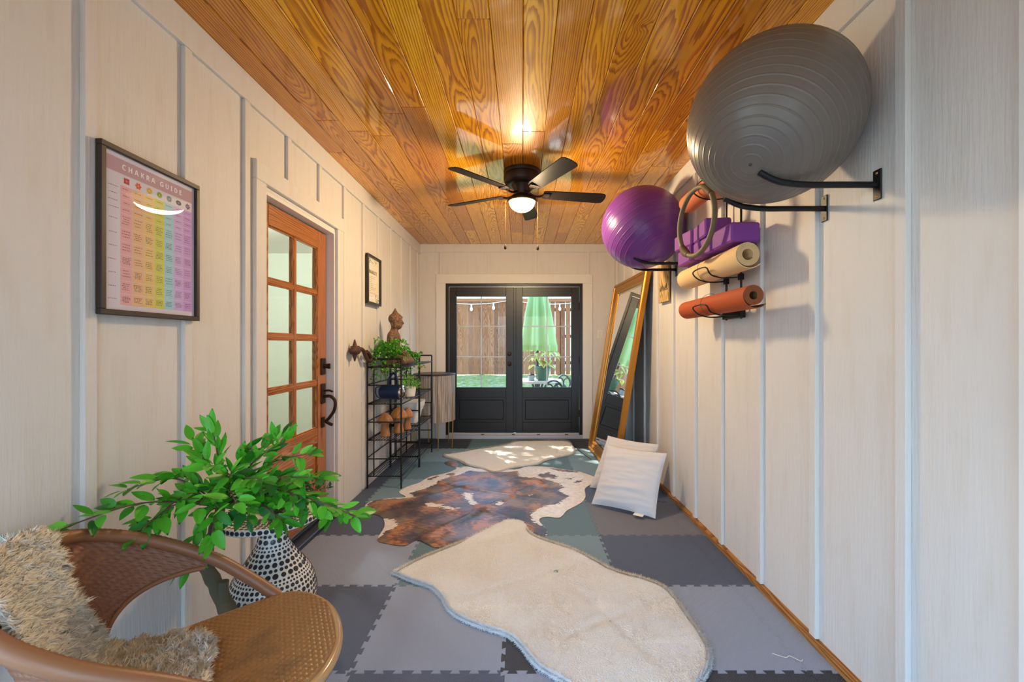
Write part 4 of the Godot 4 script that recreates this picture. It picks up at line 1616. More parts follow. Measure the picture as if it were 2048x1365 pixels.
func build_shelves() -> void:
	var names := ["black wire shelf unit holding the buddha and wooden mushrooms", "black wire shelf unit next to the grey cabinet"]
	for k in 2:
		var z0 := -3.87 if k == 0 else -4.56
		var z1 := -4.54 if k == 0 else -5.18
		var t := thing("wire_shelf", names[k], "shelf", Vector3(0, 0, 0), 0.0, "folding wire shelf units")
		var xa := -1.408
		var xb := -1.10
		for z in [z0, z1]:
			for x in [xa, xb]:
				var m := MB.new()
				m.tube([Vector3(x, 0, z), Vector3(x, 1.18, z)], 0.0085, 8)
				part(t, "post", m, M.black)
			var zi: float = z - 0.012 if z == z0 else z + 0.012
			var m2 := MB.new()
			m2.tube([Vector3(xa + 0.055, SHELF_Y[0], zi), Vector3(xa + 0.055, SHELF_Y[3], zi)], 0.006, 6)
			part(t, "inner_post", m2, M.black)
			m2 = MB.new()
			m2.tube([Vector3(xa, 1.18, z), Vector3(xb, 1.18, z)], 0.0085, 8)
			part(t, "top_rail", m2, M.black)
			for y in [0.27, 0.605, 0.94]:
				m2 = MB.new()
				m2.tube([Vector3(xa, y, z), Vector3(xb, y, z)], 0.006, 6)
				part(t, "side_rung", m2, M.black)
		for y in [0.28, 0.61, 0.945]:
			var m3 := MB.new()
			m3.tube([Vector3(xa, y, z0), Vector3(xa, y, z1)], 0.006, 6)
			part(t, "back_rail", m3, M.black)
		for y in SHELF_Y:
			var s := MB.new()
			s.tube([Vector3(xa, y - 0.004, z0), Vector3(xb, y - 0.004, z0), Vector3(xb, y - 0.004, z1), Vector3(xa, y - 0.004, z1)], 0.0075, 6, true)
			var sh := part(t, "shelf_frame", s, M.black)
			for q in 11:
				var x := lerpf(xa, xb, (q + 1) / 12.0)
				var w := MB.new()
				w.tube([Vector3(x, y, z0), Vector3(x, y, z1)], 0.0036, 5)
				part(sh, "wire", w, M.black)
	# mushrooms
	for q in [["orange-brown turned wooden mushroom, the smallest-capped, at the shelf's near end", Vector3(-1.285, 0.449, -3.99), 0.222, 0.074, 0.0], ["tall honey-brown wooden mushroom in the middle of three", Vector3(-1.205, 0.449, -4.155), 0.252, 0.084, 1.0], ["wooden mushroom next to the white basin", Vector3(-1.165, 0.449, -4.32), 0.218, 0.062, 2.0]]:
		var t := thing("wooden_mushroom", q[0], "mushroom ornament", q[1], q[4], "carved wooden mushrooms")
		var h: float = q[2]
		var r: float = q[3]
		var m := MB.new()
		m.lathe([Vector2(0, 0), Vector2(r * 0.60, 0), Vector2(r * 0.62, 0.008), Vector2(r * 0.52, h * 0.25), Vector2(r * 0.44, h * 0.5), Vector2(r * 0.42, h * 0.62)], 24)
		part(t, "stem", m, M.mushroom)
		m = MB.new()
		m.lathe([Vector2(r * 0.3, h * 0.62), Vector2(r * 0.9, h * 0.58), Vector2(r, h * 0.61), Vector2(r * 0.97, h * 0.68), Vector2(r * 0.75, h * 0.83), Vector2(r * 0.4, h * 0.95), Vector2(r * 0.12, h), Vector2(0, h)], 28)
		part(t, "cap", m, M.mushroom)
	# white basin
	var w := thing("white_basin", "white ceramic rectangular basin with a thick rim on the third shelf", "basin", Vector3(-1.245, 0.449, -4.76))
	var wm := MB.new()
	for s in [[0.0, 0.17, 0.78], [0.17, 0.235, 1.0]]:
		wm.sheet(40, 4, func(u: float, v: float) -> Vector3:
			var a := u * TAU
			var k: float = 0.085 + 0.045 * (s[0] + (s[1] - s[0]) * v) / 0.235 + (0.014 if s[0] > 0 else 0.0)
			var c := cos(a)
			var d := sin(a)
			return Vector3(signf(c) * pow(absf(c), 0.4) * k, s[0] + (s[1] - s[0]) * v, signf(d) * pow(absf(d), 0.4) * k * 1.15), null, false)
	wm.sheet(40, 2, func(u: float, v: float) -> Vector3:
		var a := u * TAU
		var k := lerpf(0.144, 0.120, v)
		return Vector3(signf(cos(a)) * pow(absf(cos(a)), 0.4) * k, 0.235 - 0.1 * v * v, signf(sin(a)) * pow(absf(sin(a)), 0.4) * k * 1.15), null, false)
	wm.box(Vector3(0, 0.01, 0), Vector3(0.15, 0.02, 0.17), 0.002)
	part(w, "body", wm, M.white)
	# navy canister on its side
	var c := thing("navy_canister", "navy blue cylindrical canister lying on its side with chrome end and carrying loop", "canister", Vector3(-1.265, 0.777, -4.15), deg_to_rad(-12.0))
	var navy := mat(c8(24, 44, 84), 0.3)
	var m := MB.new()
	m.xf = Transform3D(look(Vector3.RIGHT), Vector3(-0.115, 0.072, 0))
	m.lathe([Vector2(0, 0), Vector2(0.06, 0), Vector2(0.07, 0.01), Vector2(0.071, 0.02), Vector2(0.071, 0.2), Vector2(0.068, 0.212)], 32)
	part(c, "body", m, navy)
	m = MB.new()
	m.xf = Transform3D(look(Vector3.RIGHT), Vector3(-0.115, 0.072, 0))
	m.lathe([Vector2(0.068, 0.208), Vector2(0.07, 0.215), Vector2(0.068, 0.225), Vector2(0.05, 0.235), Vector2(0.048, 0.228), Vector2(0.02, 0.238), Vector2(0, 0.24)], 32)
	part(c, "chrome_end", m, mat(c8(216, 214, 212), 0.12, 1.0), "chrome end cap")
	m = MB.new()
	m.tube(path([Vector3(-0.045, 0.135, 0), Vector3(-0.035, 0.2, 0), Vector3(0.01, 0.255, 0), Vector3(0.05, 0.2, 0), Vector3(0.055, 0.135, 0)], 6), 0.011, 8)
	part(c, "carrying_loop", m, navy)
	m = MB.new()
	m.tube(path([Vector3(-0.11, 0.125, 0.03), Vector3(-0.15, 0.11, 0.05), Vector3(-0.14, 0.04, 0.055), Vector3(-0.10, 0.012, 0.05)], 6), 0.004, 6)
	part(c, "wire_handle", m, M.black)
	# little bright potted plant
	rng.seed = 91
	var p := thing("potted_herb", "small bright green bushy plant in a white pot on the second shelf", "potted plant", Vector3(-1.16, 0.777, -4.385))
	m = MB.new()
	m.lathe([Vector2(0, 0), Vector2(0.05, 0), Vector2(0.055, 0.005), Vector2(0.066, 0.10), Vector2(0.066, 0.10), Vector2(0.06, 0.10), Vector2(0.056, 0.085), Vector2(0, 0.085)], 24)
	part(p, "pot", m, M.stone)
	part(p, "foliage", sprigs(Vector3(0, 0.09, 0), 420, Vector3(0.115, 0.13, 0.12), 0.017, true), M.leaf[2]).set_meta("kind", "stuff")
	# buddha
	var bd := thing("buddha_statue", "weathered brown seated buddha statue in profile on the top shelf", "statue", Vector3(-1.235, 1.110, -4.20), deg_to_rad(8.0))
	part(bd, "figure", buddha(), M.buddha)
	# trailing ivy in a brown bowl
	var iv := thing("trailing_ivy", "trailing small-leaved ivy in a brown bowl around the buddha", "potted plant", Vector3(-1.25, 1.110, -3.99))
	m = MB.new()
	m.lathe([Vector2(0, 0), Vector2(0.05, 0), Vector2(0.07, 0.02), Vector2(0.08, 0.07), Vector2(0.08, 0.07), Vector2(0.072, 0.07), Vector2(0.06, 0.05), Vector2(0, 0.05)], 24)
	part(iv, "bowl", m, mat(c8(96, 62, 50), 0.6))
	var fo := MB.new()
	var st := MB.new()
	for k in 84:
		var a := rng.randf() * TAU
		var reach := rng.randf_range(0.05, 0.25)
		var drop := rng.randf_range(-0.22, 0.13)
		var p0 := Vector3(0, 0.06, 0)
		var p1 := Vector3(cos(a) * reach * 0.5, 0.06 + rng.randf_range(0.06, 0.19), sin(a) * reach * 0.5)
		var p2 := Vector3(clampf(cos(a) * reach, -0.135, 0.18), 0.05 + drop, sin(a) * reach)
		if k >= 60:
			p0 = Vector3(0.0, 0.02, -0.25)
			p1 = Vector3(rng.randf_range(0.02, 0.16), rng.randf_range(0.05, 0.13), -0.40)
			p2 = Vector3(rng.randf_range(0.0, 0.2), rng.randf_range(-0.14, 0.12), rng.randf_range(-0.36, -0.58))
		var pts := path([p0, p1, p2], 6)
		st.tube(pts, 0.0013, 4)
		for s in range(3, pts.size()):
			for w2 in 3:
				leaf_into(fo, pts[s] + Vector3(rng.randf_range(-0.014, 0.014), rng.randf_range(-0.01, 0.01), rng.randf_range(-0.014, 0.014)), Vector3(rng.randfn(), rng.randfn() * 0.6 + 0.2, rng.randfn()), 0.028, 0.62)
	part(iv, "stems", st, M.twig).set_meta("kind", "stuff")
	part(iv, "foliage", fo, M.leaf[0]).set_meta("kind", "stuff")


func leaf_into(b: MB, at: Vector3, dir: Vector3, size: float, width: float) -> void:
	var q := look(dir, Vector3(rng.randfn(), rng.randfn() + 1.0, rng.randfn()))
	var w := size * width / 2
	var pale := rng.randf_range(0.6, 1.1)
	b.tint = Color(pale, pale, pale * 0.9)
	var m := at + q.y * size * 0.5
	b.face([at, m + q.x * w, m - q.z * size * 0.06], at - q.z)
	b.face([m + q.x * w, at + q.y * size, m - q.z * size * 0.06], at - q.z)
	b.face([at, m - q.z * size * 0.06, m - q.x * w], at - q.z)
	b.face([m - q.x * w, m - q.z * size * 0.06, at + q.y * size], at - q.z)


func sprigs(at: Vector3, count: int, size: Vector3, leaf: float, up: bool) -> MB:
	var b := MB.new()
	for k in count:
		var d := Vector3(rng.randfn(), absf(rng.randfn()) if up else rng.randfn(), rng.randfn()).normalized()
		var r := pow(rng.randf(), 0.4)
		leaf_into(b, at + d * size * r, d + Vector3(rng.randfn(), rng.randfn(), rng.randfn()) * 0.5, leaf * rng.randf_range(0.8, 1.3), 0.6)
	return b


# distance to a capsule whose ends have their own radii
func cone_d(p: Vector3, a: Vector3, b: Vector3, ra: float, rb: float) -> float:
	var ba := b - a
	var h := clampf((p - a).dot(ba) / maxf(ba.length_squared(), 1e-9), 0.0, 1.0)
	return (p - a - ba * h).length() - lerpf(ra, rb, h)


func egg_d(p: Vector3, c: Vector3, r: Vector3) -> float:
	var q := (p - c) / r
	var k := q.length()
	return (k - 1.0) * minf(r.x, minf(r.y, r.z))


func smin(a: float, b: float, k: float) -> float:
	var h := maxf(k - absf(a - b), 0.0) / k
	return minf(a, b) - h * h * k * 0.25


func buddha_d(p: Vector3) -> float:
	var q := Vector3(p.x, p.y, absf(p.z))
	var d := egg_d(q, Vector3(0.02, 0.045, 0), Vector3(0.13, 0.045, 0.17))
	d = smin(d, cone_d(q, Vector3(-0.03, 0.06, 0.06), Vector3(0.06, 0.05, 0.16), 0.055, 0.045), 0.03)
	d = smin(d, cone_d(q, Vector3(0.07, 0.05, 0.15), Vector3(0.12, 0.045, 0.02), 0.04, 0.032), 0.02)
	d = smin(d, egg_d(q, Vector3(-0.035, 0.17, 0), Vector3(0.066, 0.13, 0.092)), 0.03)
	d = smin(d, egg_d(q, Vector3(-0.03, 0.265, 0), Vector3(0.062, 0.065, 0.105)), 0.03)
	d = smin(d, cone_d(q, Vector3(-0.033, 0.30, 0.03), Vector3(-0.033, 0.295, 0.10), 0.042, 0.038), 0.03)
	d = smin(d, cone_d(q, Vector3(-0.033, 0.295, 0.115), Vector3(-0.03, 0.185, 0.135), 0.035, 0.029), 0.012)
	d = smin(d, cone_d(q, Vector3(-0.03, 0.185, 0.135), Vector3(0.085, 0.10, 0.05), 0.028, 0.020), 0.012)
	d = smin(d, egg_d(q, Vector3(0.095, 0.095, 0), Vector3(0.035, 0.02, 0.055)), 0.012)
	d = smin(d, cone_d(q, Vector3(-0.032, 0.32, 0), Vector3(-0.022, 0.37, 0), 0.036, 0.034), 0.02)
	var head := egg_d(q, Vector3(-0.008, 0.425, 0), Vector3(0.058, 0.07, 0.052))
	head = smin(head, egg_d(q, Vector3(0.014, 0.385, 0), Vector3(0.034, 0.03, 0.034)), 0.02)
	head = smin(head, cone_d(q, Vector3(0.048, 0.437, 0), Vector3(0.060, 0.412, 0), 0.007, 0.010), 0.008)
	head = smin(head, cone_d(q, Vector3(0.040, 0.448, 0.02), Vector3(0.036, 0.452, 0.034), 0.006, 0.005), 0.008)
	head = smin(head, cone_d(q, Vector3(0.048, 0.392, 0), Vector3(0.044, 0.392, 0.014), 0.007, 0.004), 0.006)
	head = smin(head, cone_d(q, Vector3(-0.012, 0.445, 0.053), Vector3(-0.008, 0.372, 0.050), 0.011, 0.008), 0.005)
	# cap of curls with a pointed brim and a topknot
	var cap := egg_d(q, Vector3(-0.02, 0.455, 0), Vector3(0.064, 0.058, 0.06))
	cap = smin(cap, cone_d(q, Vector3(-0.005, 0.478, 0), Vector3(0.046, 0.472, 0), 0.035, 0.010), 0.02)
	cap = smin(cap, cone_d(q, Vector3(-0.018, 0.505, 0), Vector3(-0.016, 0.562, 0), 0.030, 0.004), 0.012)
	if p.y > 0.44 and p.x < 0.06:
		cap -= 0.0018 * (sin(p.x * 420.0) * sin(p.y * 420.0) * sin(p.z * 420.0))
	d = smin(d, head, 0.014)
	return smin(d, cap, 0.004)


func buddha() -> MB:
	var b := MB.new()
	var s := 0.0072
	var lo := Vector3(-0.13, -0.006, -0.23)
	var nx := int(0.30 / s)
	var ny := int(0.585 / s)
	var nz := int(0.46 / s)
	var val := PackedFloat32Array()
	val.resize((nx + 1) * (ny + 1) * (nz + 1))
	for x in nx + 1:
		for y in ny + 1:
			for z in nz + 1:
				val[(x * (ny + 1) + y) * (nz + 1) + z] = maxf(buddha_d(lo + Vector3(x, y, z) * s), -(lo.y + y * s))
	var id := {}
	var at := func(x: int, y: int, z: int) -> float: return val[(x * (ny + 1) + y) * (nz + 1) + z]
	for x in nx:
		for y in ny:
			for z in nz:
				var sum := Vector3.ZERO
				var n := 0
				var c := []
				for k in 8:
					c.append(val[((x + (k & 1)) * (ny + 1) + y + ((k >> 1) & 1)) * (nz + 1) + z + (k >> 2)])
				if (c[0] < 0) == (c[1] < 0) and (c[0] < 0) == (c[2] < 0) and (c[0] < 0) == (c[3] < 0) and (c[0] < 0) == (c[4] < 0) and (c[0] < 0) == (c[5] < 0) and (c[0] < 0) == (c[6] < 0) and (c[0] < 0) == (c[7] < 0):
					continue
				for e in [[0, 1], [2, 3], [4, 5], [6, 7], [0, 2], [1, 3], [4, 6], [5, 7], [0, 4], [1, 5], [2, 6], [3, 7]]:
					if (c[e[0]] < 0) != (c[e[1]] < 0):
						var w: float = c[e[0]] / (c[e[0]] - c[e[1]])
						var p0 := Vector3(e[0] & 1, (e[0] >> 1) & 1, e[0] >> 2)
						var p1 := Vector3(e[1] & 1, (e[1] >> 1) & 1, e[1] >> 2)
						sum += p0 + (p1 - p0) * w
						n += 1
				var p := lo + (Vector3(x, y, z) + sum / n) * s
				var h := 0.003
				var f0 := buddha_d(p)
				var g := Vector3(buddha_d(p + Vector3(h, 0, 0)) - f0, buddha_d(p + Vector3(0, h, 0)) - f0, buddha_d(p + Vector3(0, 0, h)) - f0).normalized()
				if p.y < 0.002:
					g = Vector3.DOWN
				id[Vector3i(x, y, z)] = b.vert(p, g, Vector2(p.x, p.y))
	for cell in id:
		var x: int = cell.x
		var y: int = cell.y
		var z: int = cell.z
		for ax in 3:
			var d := Vector3i.ZERO
			d[ax] = 1
			var u := Vector3i.ZERO
			u[(ax + 1) % 3] = 1
			var w := Vector3i.ZERO
			w[(ax + 2) % 3] = 1
			if not (id.has(cell - u) and id.has(cell - w) and id.has(cell - u - w)):
				continue
			var a: float = val[(x * (ny + 1) + y) * (nz + 1) + z]
			var e: Vector3i = cell + d
			var c2: float = val[(e.x * (ny + 1) + e.y) * (nz + 1) + e.z]
			if (a < 0) == (c2 < 0):
				continue
			var q := [id[cell], id[cell - u], id[cell - u - w], id[cell - w]]
			if a < 0:
				b.i.append_array([q[0], q[2], q[1], q[0], q[3], q[2]])
			else:
				b.i.append_array([q[0], q[1], q[2], q[0], q[2], q[3]])
	return b


func build_cabinet() -> void:
	var t := thing("drum_cabinet", "rounded grey-washed wood cabinet with slim brass legs in the far corner", "cabinet", Vector3(-1.125, 0, -5.47))
	var n := 30
	for k in n:
		var a0 := TAU * k / n
		var a1 := TAU * (k + 1) / n - 0.012
		var m := MB.new()
		var q := []
		for a in [a0, a1]:
			q.append(Vector3(0.262 * cos(a), 0, 0.262 * sin(a)))
			q.append(Vector3(0.245 * cos(a), 0, 0.245 * sin(a)))
		var up := Vector3(0, 0.925, 0)
		var dn := Vector3(0, 0.345, 0)
		var ctr: Vector3 = (q[0] + q[1] + q[2] + q[3]) / 4 + Vector3(0, 0.64, 0)
		var o := Vector2(rng.randf() * 3, rng.randf() * 3)
		m.face([q[0] + dn, q[2] + dn, q[2] + up, q[0] + up], ctr, 1, o)
		m.face([q[1] + dn, q[3] + dn, q[3] + up, q[1] + up], ctr, 1, o)
		m.face([q[0] + dn, q[1] + dn, q[1] + up, q[0] + up], ctr, 1, o)
		m.face([q[2] + dn, q[3] + dn, q[3] + up, q[2] + up], ctr, 1, o)
		m.face([q[0] + dn, q[2] + dn, q[3] + dn, q[1] + dn], ctr, 1, o)
		m.face([q[0] + up, q[2] + up, q[3] + up, q[1] + up], ctr, 1, o)
		part(t, "stave", m, M.grey_wood)
	var m := MB.new()
	m.lathe([Vector2(0, 0.35), Vector2(0.246, 0.35), Vector2(0.246, 0.35), Vector2(0.246, 0.92), Vector2(0.246, 0.92), Vector2(0, 0.92)], 40)
	part(t, "body", m, M.grey_wood)
	m = MB.new()
	m.lathe([Vector2(0, 0.925), Vector2(0.264, 0.925), Vector2(0.268, 0.93), Vector2(0.268, 0.94), Vector2(0.264, 0.944), Vector2(0, 0.944)], 48)
	part(t, "top", m, mat(c8(52, 46, 46), 0.4))
	for a in [0.35, 1.2, 2.6, 4.2, 5.3]:
		m = MB.new()
		var x: float = cos(a) * 0.266
		var z: float = sin(a) * 0.266
		m.tube([Vector3(x * 0.96, 0, z * 0.96), Vector3(x, 0.345, z), Vector3(x, 0.70, z)], [0.0055, 0.0065, 0.0065], 8)
		part(t, "leg", m, M.brass)


# ---------------------------------------------------------------- rattan chair and sheepskin

const RAIL := [Vector3(-0.262, 0.42, 0.0), Vector3(-0.298, 0.505, 0.10), Vector3(-0.315, 0.585, 0.20), Vector3(-0.315, 0.68, 0.36), Vector3(-0.25, 0.75, 0.49), Vector3(-0.12, 0.785, 0.55), Vector3(0, 0.795, 0.56), Vector3(0.12, 0.785, 0.55), Vector3(0.25, 0.75, 0.49), Vector3(0.315, 0.68, 0.36), Vector3(0.315, 0.585, 0.20), Vector3(0.298, 0.505, 0.10), Vector3(0.262, 0.42, 0.0)]

func seat_half(z: float) -> float:
	if z < 0.0:
		return 0.262 * sqrt(maxf(1.0 - pow(z / 0.16, 2.0), 0.0))
	return lerpf(0.262, 0.165, z / 0.40)


func build_chair() -> void:
	var t := thing("rattan_armchair", "brown woven rattan armchair with a low barrel back", "chair", Vector3(-0.73, 0, -1.275), deg_to_rad(-60.0))
	var rail := path(RAIL, 26)
	var n := rail.size()
	var m := MB.new()
	var rad := []
	for k in n:
		rad.append(0.0190 + (0.0013 if k % 2 else 0.0))
	m.tube(rail, rad, 14)
	part(t, "top_rail", m, M.rattan)
	# woven band hung from the rail
	var a0 := int(n * 0.165)
	var a1 := n - 1 - a0
	var low := func(k: int) -> Vector3:
		var p: Vector3 = rail[k]
		var s := clampf((p.z - 0.17) / 0.30, 0.0, 1.0)
		return Vector3(p.x * lerpf(1.0, 0.58, s), lerpf(p.y - 0.012, 0.445, s), lerpf(p.z, 0.43, s))
	m = MB.new()
	m.sheet(360, 100, func(u: float, v: float) -> Vector3:
		var f := lerpf(a0, a1, u)
		var k := mini(int(f), n - 2)
		var w := f - k
		var top: Vector3 = (rail[k] as Vector3).lerp(rail[k + 1], w)
		var bot: Vector3 = (low.call(k) as Vector3).lerp(low.call(k + 1), w)
		var p := top.lerp(bot, v)
		var inn := Vector3(-p.x, 0, 0.2 - p.z).normalized()
		var L := top.distance_to(bot)
		var su := u * 66.0
		var sv := v * L / 0.0105
		var bump := absf(sin(PI * sv)) * (0.5 + 0.5 * sin(TAU * (su * 0.5 + 0.5 * floorf(sv))))
		return p + inn * 0.0042 * bump, null, true)
	part(t, "woven_back", m, M.rattan_band)
	m = MB.new()
	var edge := []
	for k in range(a0, a1 + 1, 2):
		edge.append(low.call(k))
	m.tube(edge, 0.008, 8)
	part(t, "lower_rail", m, M.rattan)
	# seat with a bowed front: over-and-under weave in relief
	m = MB.new()
	var pc := 0.0135
	m.sheet(170, 190, func(u: float, v: float) -> Vector3:
		var xi := 2.0 * u - 1.0
		var z := 0.12 - 0.28 * cos(PI * v)
		var p := Vector2(xi * seat_half(z), z)
		var e := minf((1.0 - absf(xi)) * seat_half(z), minf((z + 0.16) * 0.8, 0.40 - z))
		var row := floorf(p.y / pc)
		var sx := p.x / (pc * 1.5) + 0.5 * fposmod(row, 2.0)
		var bump := pow(absf(sin(PI * p.y / pc)), 0.7) * pow(absf(sin(PI * sx)), 0.6)
		var y := 0.433 + 0.0048 * bump * smoothstep(0.004, 0.016, e) - 0.020 * (1.0 - smoothstep(0.0, 0.012, e))
		return Vector3(p.x, y, p.y))
	part(t, "woven_seat", m, M.rattan_seat)
	m = MB.new()
	var rim := []
	for k in 33:
		var a := PI * k / 32.0
		rim.append(Vector3(-0.262 * cos(a), 0.413, -0.16 * sin(a)))
	rim.append_array([Vector3(0.24, 0.413, 0.09), Vector3(0.21, 0.413, 0.21), Vector3(0.18, 0.413, 0.34), Vector3(0.15, 0.413, 0.40), Vector3(0, 0.413, 0.41), Vector3(-0.15, 0.413, 0.40), Vector3(-0.18, 0.413, 0.34), Vector3(-0.21, 0.413, 0.21), Vector3(-0.24, 0.413, 0.09)])
	m.tube(rim, 0.016, 10, true)
	part(t, "seat_rim", m, mat(c8(190, 152, 104), 0.2))
	for s in [-1, 1]:
		for z in [-0.01, 0.36]:
			m = MB.new()
			m.tube([Vector3(s * (0.19 if z < 0.1 else 0.15), 0.405, z), Vector3(s * 0.22, 0.0, z + (-0.06 if z < 0.1 else 0.1))], [0.018, 0.015], 10)
			part(t, "leg", m, M.black if z < 0.1 else M.rattan)
	m = MB.new()
	m.bx(Vector3(-0.15, 0.38, -0.09), Vector3(0.15, 0.402, 0.38), 0.006)
	part(t, "seat_frame", m, M.black)
	build_sheepskin(t.transform)


func tuft(seed_: int, blades: int, len: float, wide: float, spread: float) -> ArrayMesh:
	# locks of hair: thin three-sided spikes
	rng.seed = seed_
	var b := MB.new()
	for k in blades:
		var p := Vector3(rng.randf_range(-1, 1), 0, rng.randf_range(-1, 1)) * spread
		var d := Vector3(rng.randf_range(-0.45, 0.45), 1, rng.randf_range(-0.45, 0.45)).normalized() * len * rng.randf_range(0.7, 1.15)
		var bend := Vector3(rng.randf_range(-0.35, 0.35), -0.08, rng.randf_range(-0.35, 0.35)) * len
		var m := p + d * 0.55 + bend * 0.2
		var e := p + d + bend
		var q := look(d)
		var s := b.v.size()
		for lvl in 2:
			for c in 3:
				var w := TAU * c / 3.0 + k
				var o := (q.x * cos(w) + q.z * sin(w))
				b.vert((p if lvl == 0 else m) + o * wide * (0.5 if lvl == 0 else 0.42), (o * 0.2 + d / len).normalized(), Vector2.ZERO)
		b.vert(e, d, Vector2.ZERO)
		for c in 3:
			var c2 := (c + 1) % 3
			b.i.append_array([s + c, s + c2, s + 3 + c, s + c2, s + 3 + c2, s + 3 + c, s + 3 + c, s + 3 + c2, s + 6])
	return b.mesh()


func scatter(parent: Node, called: String, mesh_: Mesh, m: Material, list: Array, tints = null) -> MultiMeshInstance3D:
	var mm := MultiMesh.new()
	mm.transform_format = MultiMesh.TRANSFORM_3D
	mm.use_colors = tints != null
	mm.mesh = mesh_
	mm.instance_count = list.size()
	for k in list.size():
		mm.set_instance_transform(k, list[k])
		if tints != null:
			mm.set_instance_color(k, tints[k])
	var o := MultiMeshInstance3D.new()
	o.name = called
	o.multimesh = mm
	o.material_override = m
	parent.add_child(o, true)
	o.set_meta("kind", "stuff")
	return o


func build_sheepskin(xf: Transform3D) -> void:
	var t := thing("sheepskin_throw", "fluffy cream sheepskin draped over the rattan armchair's back and seat", "sheepskin")
	t.transform = xf
	var spine := path([Vector3(0, 0.57, 0.635), Vector3(0, 0.72, 0.615), Vector3(0, 0.835, 0.56), Vector3(0, 0.75, 0.505), Vector3(0, 0.60, 0.465), Vector3(0, 0.50, 0.42), Vector3(0, 0.468, 0.34), Vector3(0, 0.46, 0.26), Vector3(0, 0.455, 0.17)], 6)
	var wob := noisef(2.2, 2, 12)
	var at := func(u: float, v: float) -> Vector3:
		var f := u * (spine.size() - 1)
		var k := mini(int(f), spine.size() - 2)
		var p: Vector3 = (spine[k] as Vector3).lerp(spine[k + 1], f - k)
		var half := 0.185 + 0.03 * wob.get_noise_2d(u * 2.0, 5.0 + signf(v - 0.5)) - 0.03 * sin(PI * u)
		if u > 0.86:
			half *= sqrt(maxf(1.0 - pow((u - 0.86) / 0.14, 2.0) * 0.75, 0.0))
		var x := (v - 0.5) * 2.0 * half
		# follow the barrel of the back
		var back := clampf((0.70 - u) / 0.15, 0.0, 1.0)
		p.z -= back * (0.9 * x * x + 1.0 * pow(x + 0.075, 4.0) * 6.0)
		p.x = x + 0.075
		p.y += 0.012 * wob.get_noise_2d(u * 6.0, v * 5.0) - back * 0.35 * x * x
		return p
	var b := MB.new()
	b.sheet(60, 30, at)
	part(t, "hide", b, mat(c8(250, 246, 234), 0.95))
	rng.seed = 33
	var list := []
	for k in 7500:
		var u := rng.randf()
		var v := rng.randf()
		var p: Vector3 = at.call(u, v)
		var du: Vector3 = at.call(minf(u + 0.01, 1.0), v) - at.call(maxf(u - 0.01, 0.0), v)
		var dv: Vector3 = at.call(u, minf(v + 0.01, 1.0)) - at.call(u, maxf(v - 0.01, 0.0))
		var nn := dv.cross(du).normalized()
		var out := Vector3.ZERO
		# hair lies outward at the rim
		var ex := (v - 0.5) * 2.0
		if absf(ex) > 0.85:
			out += dv.normalized() * signf(ex) * (absf(ex) - 0.85) * 7.0
		if u > 0.93:
			out += du.normalized() * (u - 0.93) * 12.0
		var d := (nn + out * 0.9 + Vector3(0, -0.18, 0) + Vector3(rng.randfn(), rng.randfn(), rng.randfn()) * 0.22).normalized()
		list.append(Transform3D(look(d, Vector3(rng.randfn(), rng.randfn(), rng.randfn())) * rng.randf_range(0.75, 1.15), p))
	scatter(t, "wool", tuft(3, 8, 0.029, 0.0042, 0.009), M.fur, list)


# ---------------------------------------------------------------- mosaic vase

